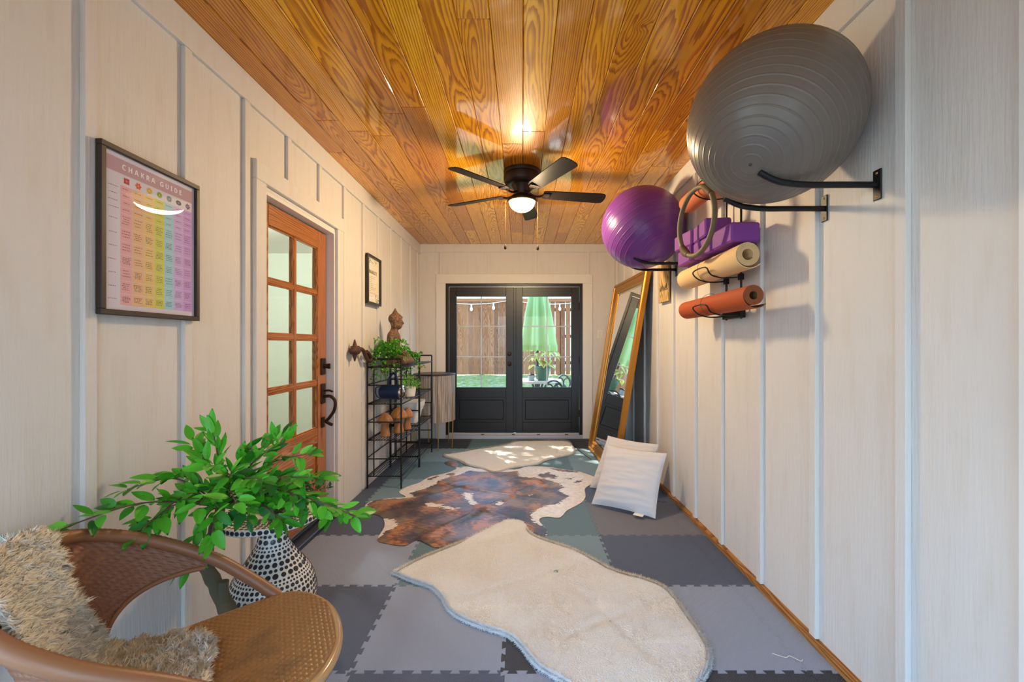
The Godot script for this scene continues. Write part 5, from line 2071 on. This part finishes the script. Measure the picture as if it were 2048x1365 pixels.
func build_vase() -> void:
	var t := thing("mosaic_vase", "white vase with black round mosaic tiles, flared flat rim and bulging belly", "vase", Vector3(-1.09, 0, -1.86))
	var pts := path([Vector3(0.085, 0.0, 0), Vector3(0.12, 0.05, 0), Vector3(0.16, 0.13, 0), Vector3(0.174, 0.21, 0), Vector3(0.155, 0.30, 0), Vector3(0.105, 0.375, 0), Vector3(0.066, 0.44, 0), Vector3(0.052, 0.49, 0), Vector3(0.054, 0.525, 0), Vector3(0.075, 0.548, 0)], 5)
	var pr := [Vector2(0, 0)]
	for p in pts:
		pr.append(Vector2(p.x, p.y))
	var body := MB.new()
	body.lathe(pr, 56)
	part(t, "body", body, M.stone)
	var rim := MB.new()
	rim.lathe([Vector2(0.07, 0.545), Vector2(0.19, 0.556), Vector2(0.203, 0.557), Vector2(0.205, 0.562), Vector2(0.205, 0.580), Vector2(0.203, 0.584), Vector2(0.05, 0.576), Vector2(0.045, 0.56)], 56)
	part(t, "rim", rim, M.stone)
	rng.seed = 17
	var all := []
	var run := 0.006
	var pattern := [0.0105, 0.0068, 0.0085, 0.0048, 0.006, 0.0115, 0.0078]
	var row := 0
	var total := 0.0
	for k in range(1, pr.size() - 1):
		total += pr[k].distance_to(pr[k + 1])
	while run < total - 0.004:
		var r: float = pattern[row % pattern.size()]
		run += r
		var left := run
		var at := Vector2.ZERO
		var ta := Vector2.UP
		for k in range(1, pr.size() - 1):
			var l: float = pr[k].distance_to(pr[k + 1])
			if left <= l:
				at = pr[k].lerp(pr[k + 1], left / l)
				ta = (pr[k + 1] - pr[k]).normalized()
				break
			left -= l
		run += r + 0.0036
		row += 1
		if at == Vector2.ZERO:
			break
		var cnt := maxi(int(TAU * at.x / (2.0 * r + 0.0042)), 6)
		var ph := rng.randf() * TAU
		for s in cnt:
			var a := ph + TAU * (s + rng.randf_range(-0.08, 0.08)) / cnt
			var nr := Vector3(ta.y * cos(a), -ta.x, ta.y * sin(a))
			all.append([Vector3(at.x * cos(a), at.y, at.x * sin(a)), nr, r * rng.randf_range(0.86, 1.0)])
	for s in 60:
		var a := TAU * s / 60
		all.append([Vector3(0.205 * cos(a), 0.571, 0.205 * sin(a)), Vector3(cos(a), 0, sin(a)), 0.0092])
	for q in [0.19, 0.168, 0.147, 0.127, 0.107, 0.088]:
		var cnt := int(TAU * q / 0.0205)
		for s in cnt:
			var a: float = TAU * s / cnt + q * 40
			all.append([Vector3(q * cos(a), 0.5775 + 0.005 * (q - 0.05) / 0.15, q * sin(a)), Vector3.UP, 0.0085])
	var disc := MB.new()
	disc.lathe([Vector2(1.0, -0.3), Vector2(1.0, 0.12), Vector2(0.9, 0.2), Vector2(0.0, 0.24)], 9)
	var dm := disc.mesh()
	var eye := Vector3(1.09, 1.31, 1.86)
	all.sort_custom(func(a, b): return (eye - a[0]).normalized().dot(a[1]) * a[2] > (eye - b[0]).normalized().dot(b[1]) * b[2])
	var rest := MB.new()
	for k in all.size():
		var d: Array = all[k]
		var x := Transform3D(look(d[1]).scaled(Vector3.ONE) * d[2], d[0])
		if k < 290:
			var o := part(t, "mosaic_tile", dm, M.dot)
			o.transform = x
		else:
			rest.xf = x
			rest.lathe([Vector2(1.0, -0.3), Vector2(1.0, 0.12), Vector2(0.9, 0.2), Vector2(0.0, 0.24)], 9)
	part(t, "mosaic_tiles", rest, M.dot).set_meta("kind", "stuff")
	# dried sprigs standing in its mouth
	var f := thing("dried_sprigs", "dark fine-leaved sprigs lying in the mosaic vase's mouth", "plant", Vector3(-1.09, 0.575, -1.86))
	rng.seed = 63
	var st := MB.new()
	var lf := MB.new()
	for k in 26:
		var a := rng.randf_range(-1.5, 2.2)
		var L := rng.randf_range(0.10, 0.26)
		var p := path([Vector3(0, -0.03, 0), Vector3(cos(a) * L * 0.5, rng.randf_range(0.05, 0.10), -sin(a) * L * 0.5), Vector3(cos(a) * L, rng.randf_range(0.02, 0.13), -sin(a) * L)], 6)
		st.tube(p, 0.0016, 4)
		for s in range(3, p.size()):
			for w in 3:
				leaf_into(lf, p[s], Vector3(rng.randfn(), rng.randfn() + 0.4, rng.randfn()), rng.randf_range(0.016, 0.03), 0.5)
	part(f, "stems", st, M.twig).set_meta("kind", "stuff")
	part(f, "foliage", lf, M.leaf[3]).set_meta("kind", "stuff")


# ---------------------------------------------------------------- artificial ficus behind the chair

func leaf_mesh(w: float, curl: float) -> ArrayMesh:
	# unit length along y, midrib sunk, paler along the midrib
	var b := MB.new()
	b.sheet(6, 8, func(u: float, v: float) -> Vector3:
		var h := w * pow(sin(PI * pow(v, 0.85)), 0.8) * (1.0 - 0.15 * v)
		var x := (u - 0.5) * 2.0
		return Vector3(x * h, v, 0.10 * absf(x) * h * 4.0 * 0.5 - curl * v * v), null)
	for k in b.c.size():
		b.c[k] = Color(1.25, 1.2, 1.1) if absf(b.t[k].x - 0.5) < 0.05 else Color(1, 1, 1)
	return b.mesh()


func build_ficus() -> void:
	var t := thing("artificial_ficus", "leafy green artificial ficus with a bare grey-brown trunk behind the rattan chair", "plant", Vector3(-1.03, 0, -1.57))
	var o := Vector3(-1.03, 0, -1.57)
	var m := MB.new()
	m.lathe([Vector2(0, 0), Vector2(0.075, 0), Vector2(0.08, 0.005), Vector2(0.095, 0.13), Vector2(0.095, 0.13), Vector2(0.088, 0.13), Vector2(0.085, 0.115), Vector2(0, 0.115)], 24)
	part(t, "pot", m, mat(c8(40, 38, 38), 0.7))
	var hub := Vector3(-1.13, 0.70, -1.60)
	m = MB.new()
	var tr := path([Vector3(-1.03, 0.10, -1.57), Vector3(-1.08, 0.24, -1.60), Vector3(-1.16, 0.38, -1.62), Vector3(-1.205, 0.48, -1.62), Vector3(-1.17, 0.60, -1.61), hub], 6)
	var rad := []
	for k in tr.size():
		tr[k] -= o
		rad.append(lerpf(0.034, 0.014, float(k) / tr.size()) + 0.002 * sin(k * 2.3))
	m.tube(tr, rad, 12)
	var kn := path([Vector3(-1.13, 0.32, -1.61), Vector3(-1.125, 0.38, -1.60), Vector3(-1.122, 0.42, -1.60)], 3)
	for k in kn.size():
		kn[k] -= o
	m.tube(kn, 0.017, 10)
	part(t, "trunk", m, M.bark)
	rng.seed = 5
	var tips := [Vector3(-1.165, 0.985, -1.60), Vector3(-0.864, 0.955, -1.55), Vector3(-0.565, 0.725, -1.45), Vector3(-0.72, 0.84, -1.5), Vector3(-0.82, 0.715, -1.45), Vector3(-1.31, 0.83, -1.41), Vector3(-1.345, 0.772, -1.16), Vector3(-1.24, 0.69, -1.33), Vector3(-1.27, 0.93, -1.64), Vector3(-1.06, 0.78, -1.40), Vector3(-1.27, 0.84, -1.5), Vector3(-1.02, 0.92, -1.60), Vector3(-0.76, 0.76, -1.52), Vector3(-1.14, 0.56, -1.46), Vector3(-0.87, 0.86, -1.42), Vector3(-1.05, 0.67, -1.44), Vector3(-1.22, 0.73, -1.41), Vector3(-0.95, 0.95, -1.66), Vector3(-0.93, 0.80, -1.38), Vector3(-0.98, 0.70, -1.52), Vector3(-1.10, 0.88, -1.5), Vector3(-0.80, 0.90, -1.6), Vector3(-1.30, 0.70, -1.50), Vector3(-1.0, 0.86, -1.46), Vector3(-0.66, 0.70, -1.50)]
	var leaves := []
	for k in tips.size():
		var tip: Vector3 = tips[k]
		var mid := hub.lerp(tip, 0.5) + Vector3(0, 0.04 + 0.03 * rng.randf(), 0)
		var p := path([hub, mid, tip], 10)
		var loc := []
		for q in p:
			loc.append(q - o)
		m = MB.new()
		var rr := []
		for q in loc.size():
			rr.append(lerpf(0.004, 0.0014, float(q) / loc.size()))
		m.tube(loc, rr, 6)
		part(t, "branch", m, M.twig)
		var L := hub.distance_to(tip)
		var cnt := clampi(int(L / 0.0145), 14, 44)
		for s in cnt:
			var f := 0.22 + 0.78 * s / (cnt - 1.0)
			var kk := mini(int(f * (p.size() - 1)), p.size() - 2)
			var c: Vector3 = (p[kk] as Vector3).lerp(p[kk + 1], f * (p.size() - 1) - kk)
			var along: Vector3 = (p[kk + 1] - p[kk]).normalized()
			var side := along.rotated((Vector3.UP + Vector3(rng.randfn(), 0, rng.randfn()) * 0.35).normalized(), (0.9 if s % 2 else -0.9) + rng.randf_range(-0.3, 0.3))
			if s == cnt - 1:
				side = along
			side = (side + Vector3(rng.randfn(), rng.randfn() + 0.1, rng.randfn()) * 0.22).normalized()
			var st := c + side * 0.012
			if st.x + side.x * 0.06 < XL + 0.03:
				side.x = absf(side.x)
			leaves.append([st - o, side, rng.randf_range(0.052, 0.084), k])
	var kinds := [leaf_mesh(0.21, 0.12), leaf_mesh(0.25, 0.25), leaf_mesh(0.19, -0.05)]
	var eye := Vector3(0, 1.31, 0) - o
	leaves.sort_custom(func(a, b): return eye.distance_to(a[0]) < eye.distance_to(b[0]))
	var far := []
	for k in leaves.size():
		var q: Array = leaves[k]
		# leaves turn their faces up and a little to the light of the doorway
		var face_up := Vector3(rng.randfn() * 0.5 + 0.15, 1.0, rng.randfn() * 0.5 + 0.45)
		var y: Vector3 = q[1]
		var z := (face_up - y * face_up.dot(y)).normalized()
		var x := Transform3D(Basis(y.cross(z), y, z) * q[2], q[0])
		var mt: int = [0, 1, 0, 2, 1, 0, 3, 0][rng.randi_range(0, 7)]
		if k < 300:
			var l := part(t, "leaf", kinds[rng.randi_range(0, 2)], M.leaf[mt])
			l.transform = x
		else:
			far.append(x)
	if far.size():
		scatter(t, "leaves", kinds[0], M.leaf[0], far)


# ---------------------------------------------------------------- hides on the floor

func V2(x: float, y: float) -> Vector2:
	return Vector2(x, y)


func smooth_outline(pts: Array, steps: int) -> PackedVector2Array:
	var o := PackedVector2Array()
	var n := pts.size()
	for k in n:
		for s in steps:
			o.append((pts[k] as Vector2).cubic_interpolate(pts[(k + 1) % n], pts[(k + n - 1) % n], pts[(k + 2) % n], float(s) / steps))
	return o


func edge_dist(p: Vector2, poly: PackedVector2Array) -> float:
	var d := 1e9
	var n := poly.size()
	for k in n:
		d = minf(d, Geometry2D.get_closest_point_to_segment(p, poly[k], poly[(k + 1) % n]).distance_squared_to(p))
	return sqrt(d)


# a sheet with an outline of its own lying on the floor: height(p, distance from the edge)
func rug_mesh(poly: PackedVector2Array, cell: float, height: Callable, box: Rect2) -> MB:
	var pts := PackedVector2Array()
	var lo := poly[0]
	var hi := poly[0]
	for p in poly:
		pts.append(p)
		lo = lo.min(p)
		hi = hi.max(p)
	var ds := []
	for p in poly:
		ds.append(0.0)
	rng.seed = 2
	var x := lo.x
	while x < hi.x:
		var y := lo.y
		while y < hi.y:
			var p := Vector2(x + rng.randf_range(-0.2, 0.2) * cell, y + rng.randf_range(-0.2, 0.2) * cell)
			if Geometry2D.is_point_in_polygon(p, poly):
				var d := edge_dist(p, poly)
				if d > cell * 0.35:
					pts.append(p)
					ds.append(d)
			y += cell
		x += cell
	var tri := Geometry2D.triangulate_delaunay(pts)
	var b := MB.new()
	for k in pts.size():
		var q := pts[k]
		b.vert(Vector3(q.x, height.call(q, ds[k]), q.y), Vector3.UP, (q - box.position) / box.size)
	var nn := PackedVector3Array()
	nn.resize(pts.size())
	for k in range(0, tri.size(), 3):
		var A := tri[k]
		var B := tri[k + 1]
		var C := tri[k + 2]
		if not Geometry2D.is_point_in_polygon((pts[A] + pts[B] + pts[C]) / 3.0, poly):
			continue
		var fn := (b.v[B] - b.v[A]).cross(b.v[C] - b.v[A])
		if fn.y < 0.0:
			fn = -fn
			b.i.append_array([A, B, C])
		else:
			b.i.append_array([A, C, B])
		nn[A] += fn
		nn[B] += fn
		nn[C] += fn
	for k in nn.size():
		b.n[k] = nn[k].normalized() if nn[k].length() > 1e-12 else Vector3.UP
	return b


func fringe(t: Node3D, poly: PackedVector2Array, gap: float, y: float, mesh_: Mesh) -> void:
	var list := []
	rng.seed = 14
	for k in poly.size():
		var a := poly[k]
		var b := poly[(k + 1) % poly.size()]
		var cnt := int(a.distance_to(b) / gap) + 1
		var out := Vector2(b.y - a.y, a.x - b.x).normalized()
		if Geometry2D.is_point_in_polygon((a + b) / 2 + out * 0.01, poly):
			out = -out
		for s in cnt:
			for lay in 2:
				var p := a.lerp(b, (s + rng.randf()) / cnt) - out * (0.004 + 0.012 * lay)
				var d := (Vector3(out.x, 0.12 + 0.5 * lay, out.y) + Vector3(rng.randfn(), rng.randfn() * 0.4, rng.randfn()) * 0.25).normalized()
				list.append(Transform3D(look(d, Vector3(rng.randfn(), rng.randfn(), rng.randfn())) * rng.randf_range(0.7, 1.2), Vector3(p.x, y + 0.005 * lay, p.y)))
	scatter(t, "fur_edge", mesh_, M.fur_white, list)


func fleece(t: Node3D, poly: PackedVector2Array, hf: Callable, count: int, mesh_: Mesh) -> void:
	# the short pile that covers a hide, combed one way and ruffled
	var lo := poly[0]
	var hi := poly[0]
	for p in poly:
		lo = lo.min(p)
		hi = hi.max(p)
	rng.seed = 15
	var ruff := noisef(3.0, 2, 16)
	var list := []
	while list.size() < count:
		var p := Vector2(rng.randf_range(lo.x, hi.x), rng.randf_range(lo.y, hi.y))
		if not Geometry2D.is_point_in_polygon(p, poly):
			continue
		var d := edge_dist(p, poly)
		var a := 0.9 + 1.6 * ruff.get_noise_2d(p.x, p.y)
		var dir := (Vector3(cos(a) * 0.35, 1.1, sin(a) * 0.35) + Vector3(rng.randfn(), 0, rng.randfn()) * 0.12).normalized()
		list.append(Transform3D(look(dir, Vector3(rng.randfn(), rng.randfn(), rng.randfn())) * rng.randf_range(0.8, 1.15), Vector3(p.x, hf.call(p, d) - 0.003, p.y)))
	scatter(t, "pile_hair", mesh_, M.fur_white, list)


func build_rugs() -> void:
	# brown and white cowhide
	var cow := smooth_outline([V2(-1.269, -3.428), V2(-1.263, -3.539), V2(-1.138, -3.613), V2(-1.035, -3.628), V2(-1, -3.658), V2(-1.092, -3.769), V2(-1.048, -3.922), V2(-0.973, -4.024), V2(-0.943, -4.127), V2(-0.901, -4.219), V2(-0.835, -4.268), V2(-0.747, -4.354), V2(-0.69, -4.489), V2(-0.755, -4.559), V2(-0.851, -4.672), V2(-0.85, -4.743), V2(-0.793, -4.785), V2(-0.695, -4.657), V2(-0.685, -4.545), V2(-0.578, -4.559), V2(-0.476, -4.489), V2(-0.301, -4.489), V2(-0.073, -4.443), V2(0.062, -4.559), V2(0.265, -4.545), V2(0.433, -4.452), V2(0.571, -4.389), V2(0.638, -4.311), V2(0.71, -4.207), V2(0.743, -4.107), V2(0.648, -3.976), V2(0.57, -3.853), V2(0.547, -3.658), V2(0.488, -3.511), V2(0.355, -3.349), V2(0.317, -3.261), V2(0.273, -3.206), V2(0.198, -3.225), V2(0.139, -3.201), V2(0.131, -3.132), V2(0.175, -3.002), V2(0.164, -2.883), V2(0.126, -2.898), V2(0.075, -2.961), V2(-0.048, -2.961), V2(-0.218, -2.864), V2(-0.379, -2.79), V2(-0.535, -2.734), V2(-0.609, -2.773), V2(-0.704, -2.841), V2(-0.763, -2.76), V2(-0.879, -2.79), V2(-0.969, -2.845), V2(-0.986, -3.044), V2(-1.047, -3.201), V2(-1.129, -3.273), V2(-1.225, -3.349)], 3)
	var box := Rect2(-1.35, -4.9, 2.2, 2.3)
	var folds := noisef(1.6, 2, 81)
	var t := thing("cowhide_rug", "brindle brown and white cowhide rug between the two white hides", "rug")
	var ht := func(p: Vector2, d: float) -> float:
		var h := 0.004 + 0.010 * smoothstep(0.0, 0.08, d) * (0.5 + folds.get_noise_2d(p.x * 1.5, p.y * 1.5))
		# creases left from folding
		for c in [[V2(-0.75, -2.75), V2(0.3, -4.2)], [V2(-1.1, -3.35), V2(-0.5, -3.9)], [V2(-0.85, -4.05), V2(0.1, -3.55)], [V2(-0.35, -3.4), V2(0.05, -3.05)], [V2(-0.05, -4.1), V2(0.4, -3.95)]]:
			var q := Geometry2D.get_closest_point_to_segment(p, c[0], c[1])
			h += 0.012 * exp(-pow(q.distance_to(p) / 0.022, 2.0)) * smoothstep(0.0, 0.06, d)
		return h
	var cm := mat(Color.WHITE, 0.42)
	cm.albedo_texture = tex(cow_image(box))
	cm.rim_enabled = true
	cm.rim = 0.25
	part(t, "hide", rug_mesh(cow, 0.028, ht, box), cm)
	# white plush hides
	var near := smooth_outline([V2(-0.73, -2.439), V2(-0.598, -2.618), V2(-0.349, -2.855), V2(-0.159, -3.078), V2(-0.092, -3.13), V2(0.007, -3.087), V2(0.075, -2.916), V2(0.217, -2.79), V2(0.345, -2.689), V2(0.456, -2.552), V2(0.515, -2.472), V2(0.586, -2.418), V2(0.665, -2.376), V2(0.756, -2.302), V2(0.788, -2.21), V2(0.8, -2.054), V2(0.811, -1.908), V2(0.8, -1.803), V2(0.766, -1.727), V2(0.715, -1.664), V2(0.638, -1.59), V2(0.509, -1.514), V2(0.379, -1.493), V2(0.249, -1.556), V2(0.155, -1.642), V2(0.066, -1.711), V2(0.023, -1.779), V2(-0.024, -1.857), V2(-0.081, -1.908), V2(-0.181, -1.952), V2(-0.281, -2.009), V2(-0.363, -2.085), V2(-0.417, -2.188), V2(-0.493, -2.278), V2(-0.605, -2.336), V2(-0.717, -2.407)], 3)
	var far := smooth_outline([V2(-0.924, -5.034), V2(-0.844, -5.093), V2(-0.704, -5.184), V2(-0.563, -5.31), V2(-0.379, -5.409), V2(-0.175, -5.583), V2(-0.093, -5.715), V2(0.164, -5.745), V2(0.423, -5.768), V2(0.624, -5.715), V2(0.643, -5.443), V2(0.643, -5.184), V2(0.579, -5.034), V2(0.419, -4.92), V2(0.265, -4.785), V2(0.173, -4.632), V2(-0.033, -4.535), V2(-0.14, -4.466), V2(-0.227, -4.354), V2(-0.304, -4.332), V2(-0.391, -4.443), V2(-0.508, -4.535), V2(-0.598, -4.607), V2(-0.703, -4.759), V2(-0.806, -4.865), V2(-0.901, -4.948)], 3)
	var names := ["large white faux fur hide with fold creases, overlapping the cowhide's brown end", "white fur hide rug in front of the black glazed doors"]
	for k in 2:
		var poly: PackedVector2Array = near if k == 0 else far
		var w := thing("white_hide_rug", names[k], "rug", Vector3.ZERO, 0.0, "white fur hide rugs")
		var creases := [[V2(-0.05, -2.95), V2(0.55, -1.75)], [V2(-0.35, -2.15), V2(0.45, -2.6)], [V2(0.2, -1.9), V2(0.75, -2.2)]] if k == 0 else [[V2(0.62, -5.6), V2(0.2, -4.75)], [V2(-0.4, -5.35), V2(-0.1, -4.5)]]
		var fold := noisef(2.5, 3, 90 + k)
		var base := 0.0
		var hf := func(p: Vector2, d: float) -> float:
			var h := 0.002 + 0.010 * sqrt(clampf(d / 0.03, 0.0, 1.0)) + 0.006 * fold.get_noise_2d(p.x, p.y) * smoothstep(0.0, 0.05, d)
			for c in creases:
				var q := Geometry2D.get_closest_point_to_segment(p, c[0], c[1])
				h -= 0.009 * exp(-pow(q.distance_to(p) / 0.018, 2.0)) * smoothstep(0.0, 0.05, d)
			# lifts where it lies on the cowhide
			if Geometry2D.is_point_in_polygon(p, cow):
				h += 0.016 * smoothstep(0.0, 0.07, edge_dist(p, cow)) + 0.004
			return h
		part(w, "pile", rug_mesh(poly, 0.02, hf, Rect2(-1, -6, 1, 1)), M.hide_white)
		fleece(w, poly, hf, 15000 if k == 0 else 5000, tuft(9, 14, 0.0045, 0.0016, 0.010))
		fringe(w, poly, 0.004 if k == 0 else 0.006, 0.008 if k == 0 else 0.01, tuft(7, 7, 0.016, 0.0022, 0.004))


func cow_image(box: Rect2) -> Image:
	var N := 768
	var brown := PackedVector2Array([V2(-1.269, -3.428), V2(-1.236, -3.583), V2(-1.03, -3.613), V2(-0.901, -3.613), V2(-0.983, -3.721), V2(-0.872, -3.87), V2(-0.801, -3.976), V2(-0.779, -4.107), V2(-0.595, -4.289), V2(-0.557, -4.389), V2(-0.464, -4.376), V2(-0.292, -4.345), V2(-0.032, -4.376), V2(-0.031, -4.186), V2(0.118, -4.154), V2(0.297, -4.05), V2(0.388, -3.87), V2(0.323, -3.786), V2(0.405, -3.658), V2(0.307, -3.483), V2(0.148, -3.401), V2(0.064, -3.285), V2(0.08, -3.132), V2(0.184, -3.002), V2(0.167, -2.864), V2(0.039, -2.7), V2(-0.532, -2.6), V2(-0.702, -2.7), V2(-0.759, -2.65), V2(-1.0, -2.75), V2(-0.942, -2.961), V2(-0.894, -3.055), V2(-0.954, -3.178), V2(-1.039, -3.178), V2(-1.3, -3.323)])
	var holes := [[V2(-0.799, -3.497), V2(-0.689, -3.469), V2(-0.573, -3.396), V2(-0.487, -3.362), V2(-0.554, -3.344), V2(-0.664, -3.396), V2(-0.749, -3.414)], [V2(-0.524, -3.737), V2(-0.426, -3.705), V2(-0.422, -3.583), V2(-0.36, -3.497), V2(-0.404, -3.428), V2(-0.449, -3.539), V2(-0.493, -3.628)], [V2(-0.214, -3.497), V2(-0.157, -3.511), V2(-0.165, -3.45), V2(-0.205, -3.433)], [V2(0.044, -3.689), V2(0.094, -3.696), V2(0.082, -3.652)], [V2(-1.17, -3.362), V2(-1.233, -3.369), V2(-1.182, -3.31)]]
	var spots := [[V2(-0.93, -4.127), V2(-0.843, -4.248), V2(-0.823, -4.207), V2(-0.897, -4.088)], [V2(-0.768, -4.289), V2(-0.69, -4.319), V2(-0.681, -4.227), V2(-0.743, -4.219)], [V2(0.16, -4.268), V2(0.266, -4.332), V2(0.36, -4.227), V2(0.302, -4.127), V2(0.181, -4.166)], [V2(0.262, -4.498), V2(0.431, -4.434), V2(0.582, -4.376), V2(0.561, -4.311), V2(0.373, -4.376)], [V2(0.487, -4.024), V2(0.592, -4.084), V2(0.571, -4.024), V2(0.519, -3.987)], [V2(0.405, -4.166), V2(0.503, -4.154), V2(0.472, -4.1)], [V2(-0.9, -4.672), V2(-0.88, -4.759), V2(-0.796, -4.85), V2(-0.66, -4.672), V2(-0.64, -4.50), V2(-0.753, -4.53)]]
	# outlines as a small mask first, then read through a ragged warp
	var S := 384
	var mask := PackedByteArray()
	mask.resize(S * S)
	var hp := []
	for h in holes:
		hp.append(PackedVector2Array(h))
	var sp := []
	for h in spots:
		sp.append(PackedVector2Array(h))
	for y in S:
		for x in S:
			var p := box.position + Vector2((x + 0.5) / S, (y + 0.5) / S) * box.size
			var v := 0
			if Geometry2D.is_point_in_polygon(p, brown):
				v = 1
				for h in hp:
					if Geometry2D.is_point_in_polygon(p, h):
						v = 0
			else:
				for h in sp:
					if Geometry2D.is_point_in_polygon(p, h):
						v = 1
			mask[y * S + x] = v
	var w1 := noisef(14.0, 3, 1)
	var w2 := noisef(14.0, 3, 2)
	var tone := noisef(3.0, 3, 3)
	var streak := noisef(1.0, 3, 4)
	var out := PackedByteArray()
	out.resize(N * N * 3)
	var light := c8(240, 234, 226)
	var pal := [c8(54, 38, 28), c8(114, 76, 44), c8(184, 122, 68), c8(126, 112, 102)]
	for y in N:
		for x in N:
			var p := box.position + Vector2((x + 0.5) / N, (y + 0.5) / N) * box.size
			var q := p + Vector2(w1.get_noise_2d(p.x, p.y * 2.2), w2.get_noise_2d(p.x, p.y * 2.2)) * 0.035
			var mx := clampi(int((q.x - box.position.x) / box.size.x * S), 0, S - 1)
			var my := clampi(int((q.y - box.position.y) / box.size.y * S), 0, S - 1)
			var c := light
			if mask[my * S + mx] == 1:
				var a := clampf(0.5 + 1.1 * tone.get_noise_2d(p.x, p.y) + 0.55 * streak.get_noise_2d(p.x * 14.0 + p.y * 9.0, p.y * 34.0 - p.x * 10.0), 0.0, 1.0)
				c = (pal[0] as Color).lerp(pal[1], minf(a * 1.8, 1.0)).lerp(pal[2], clampf((a - 0.55) * 2.4, 0.0, 1.0))
				c = c.lerp(pal[3], clampf(tone.get_noise_2d(p.x + 9.0, p.y) * 1.6, 0.0, 0.7))
			else:
				c = light.darkened(clampf(0.05 + 0.08 * streak.get_noise_2d(p.x * 20.0, p.y * 20.0), 0.0, 0.15))
			var at := (y * N + x) * 3
			out[at] = c.r8
			out[at + 1] = c.g8
			out[at + 2] = c.b8
	return Image.create_from_data(N, N, false, Image.FORMAT_RGB8, out)


func build_floor_bits() -> void:
	var t := thing("black_cord", "thin black cord on the floor between white hide and gold mirror", "cord")
	var m := MB.new()
	m.tube(path([Vector3(0.672, 0.004, -5.70), Vector3(0.685, 0.004, -5.45), Vector3(0.715, 0.004, -5.18), Vector3(0.788, 0.004, -4.83)], 6), 0.0035, 6)
	part(t, "wire", m, M.black)
	t = thing("stray_thread", "short pale thread lying on the dark foam tile by the right wall", "thread")
	m = MB.new()
	m.tube(path([Vector3(1.06, 0.002, -1.80), Vector3(1.10, 0.003, -1.775), Vector3(1.125, 0.002, -1.785), Vector3(1.15, 0.003, -1.755), Vector3(1.165, 0.002, -1.765)], 6), 0.0016, 5)
	part(t, "strand", m, M.plastic)
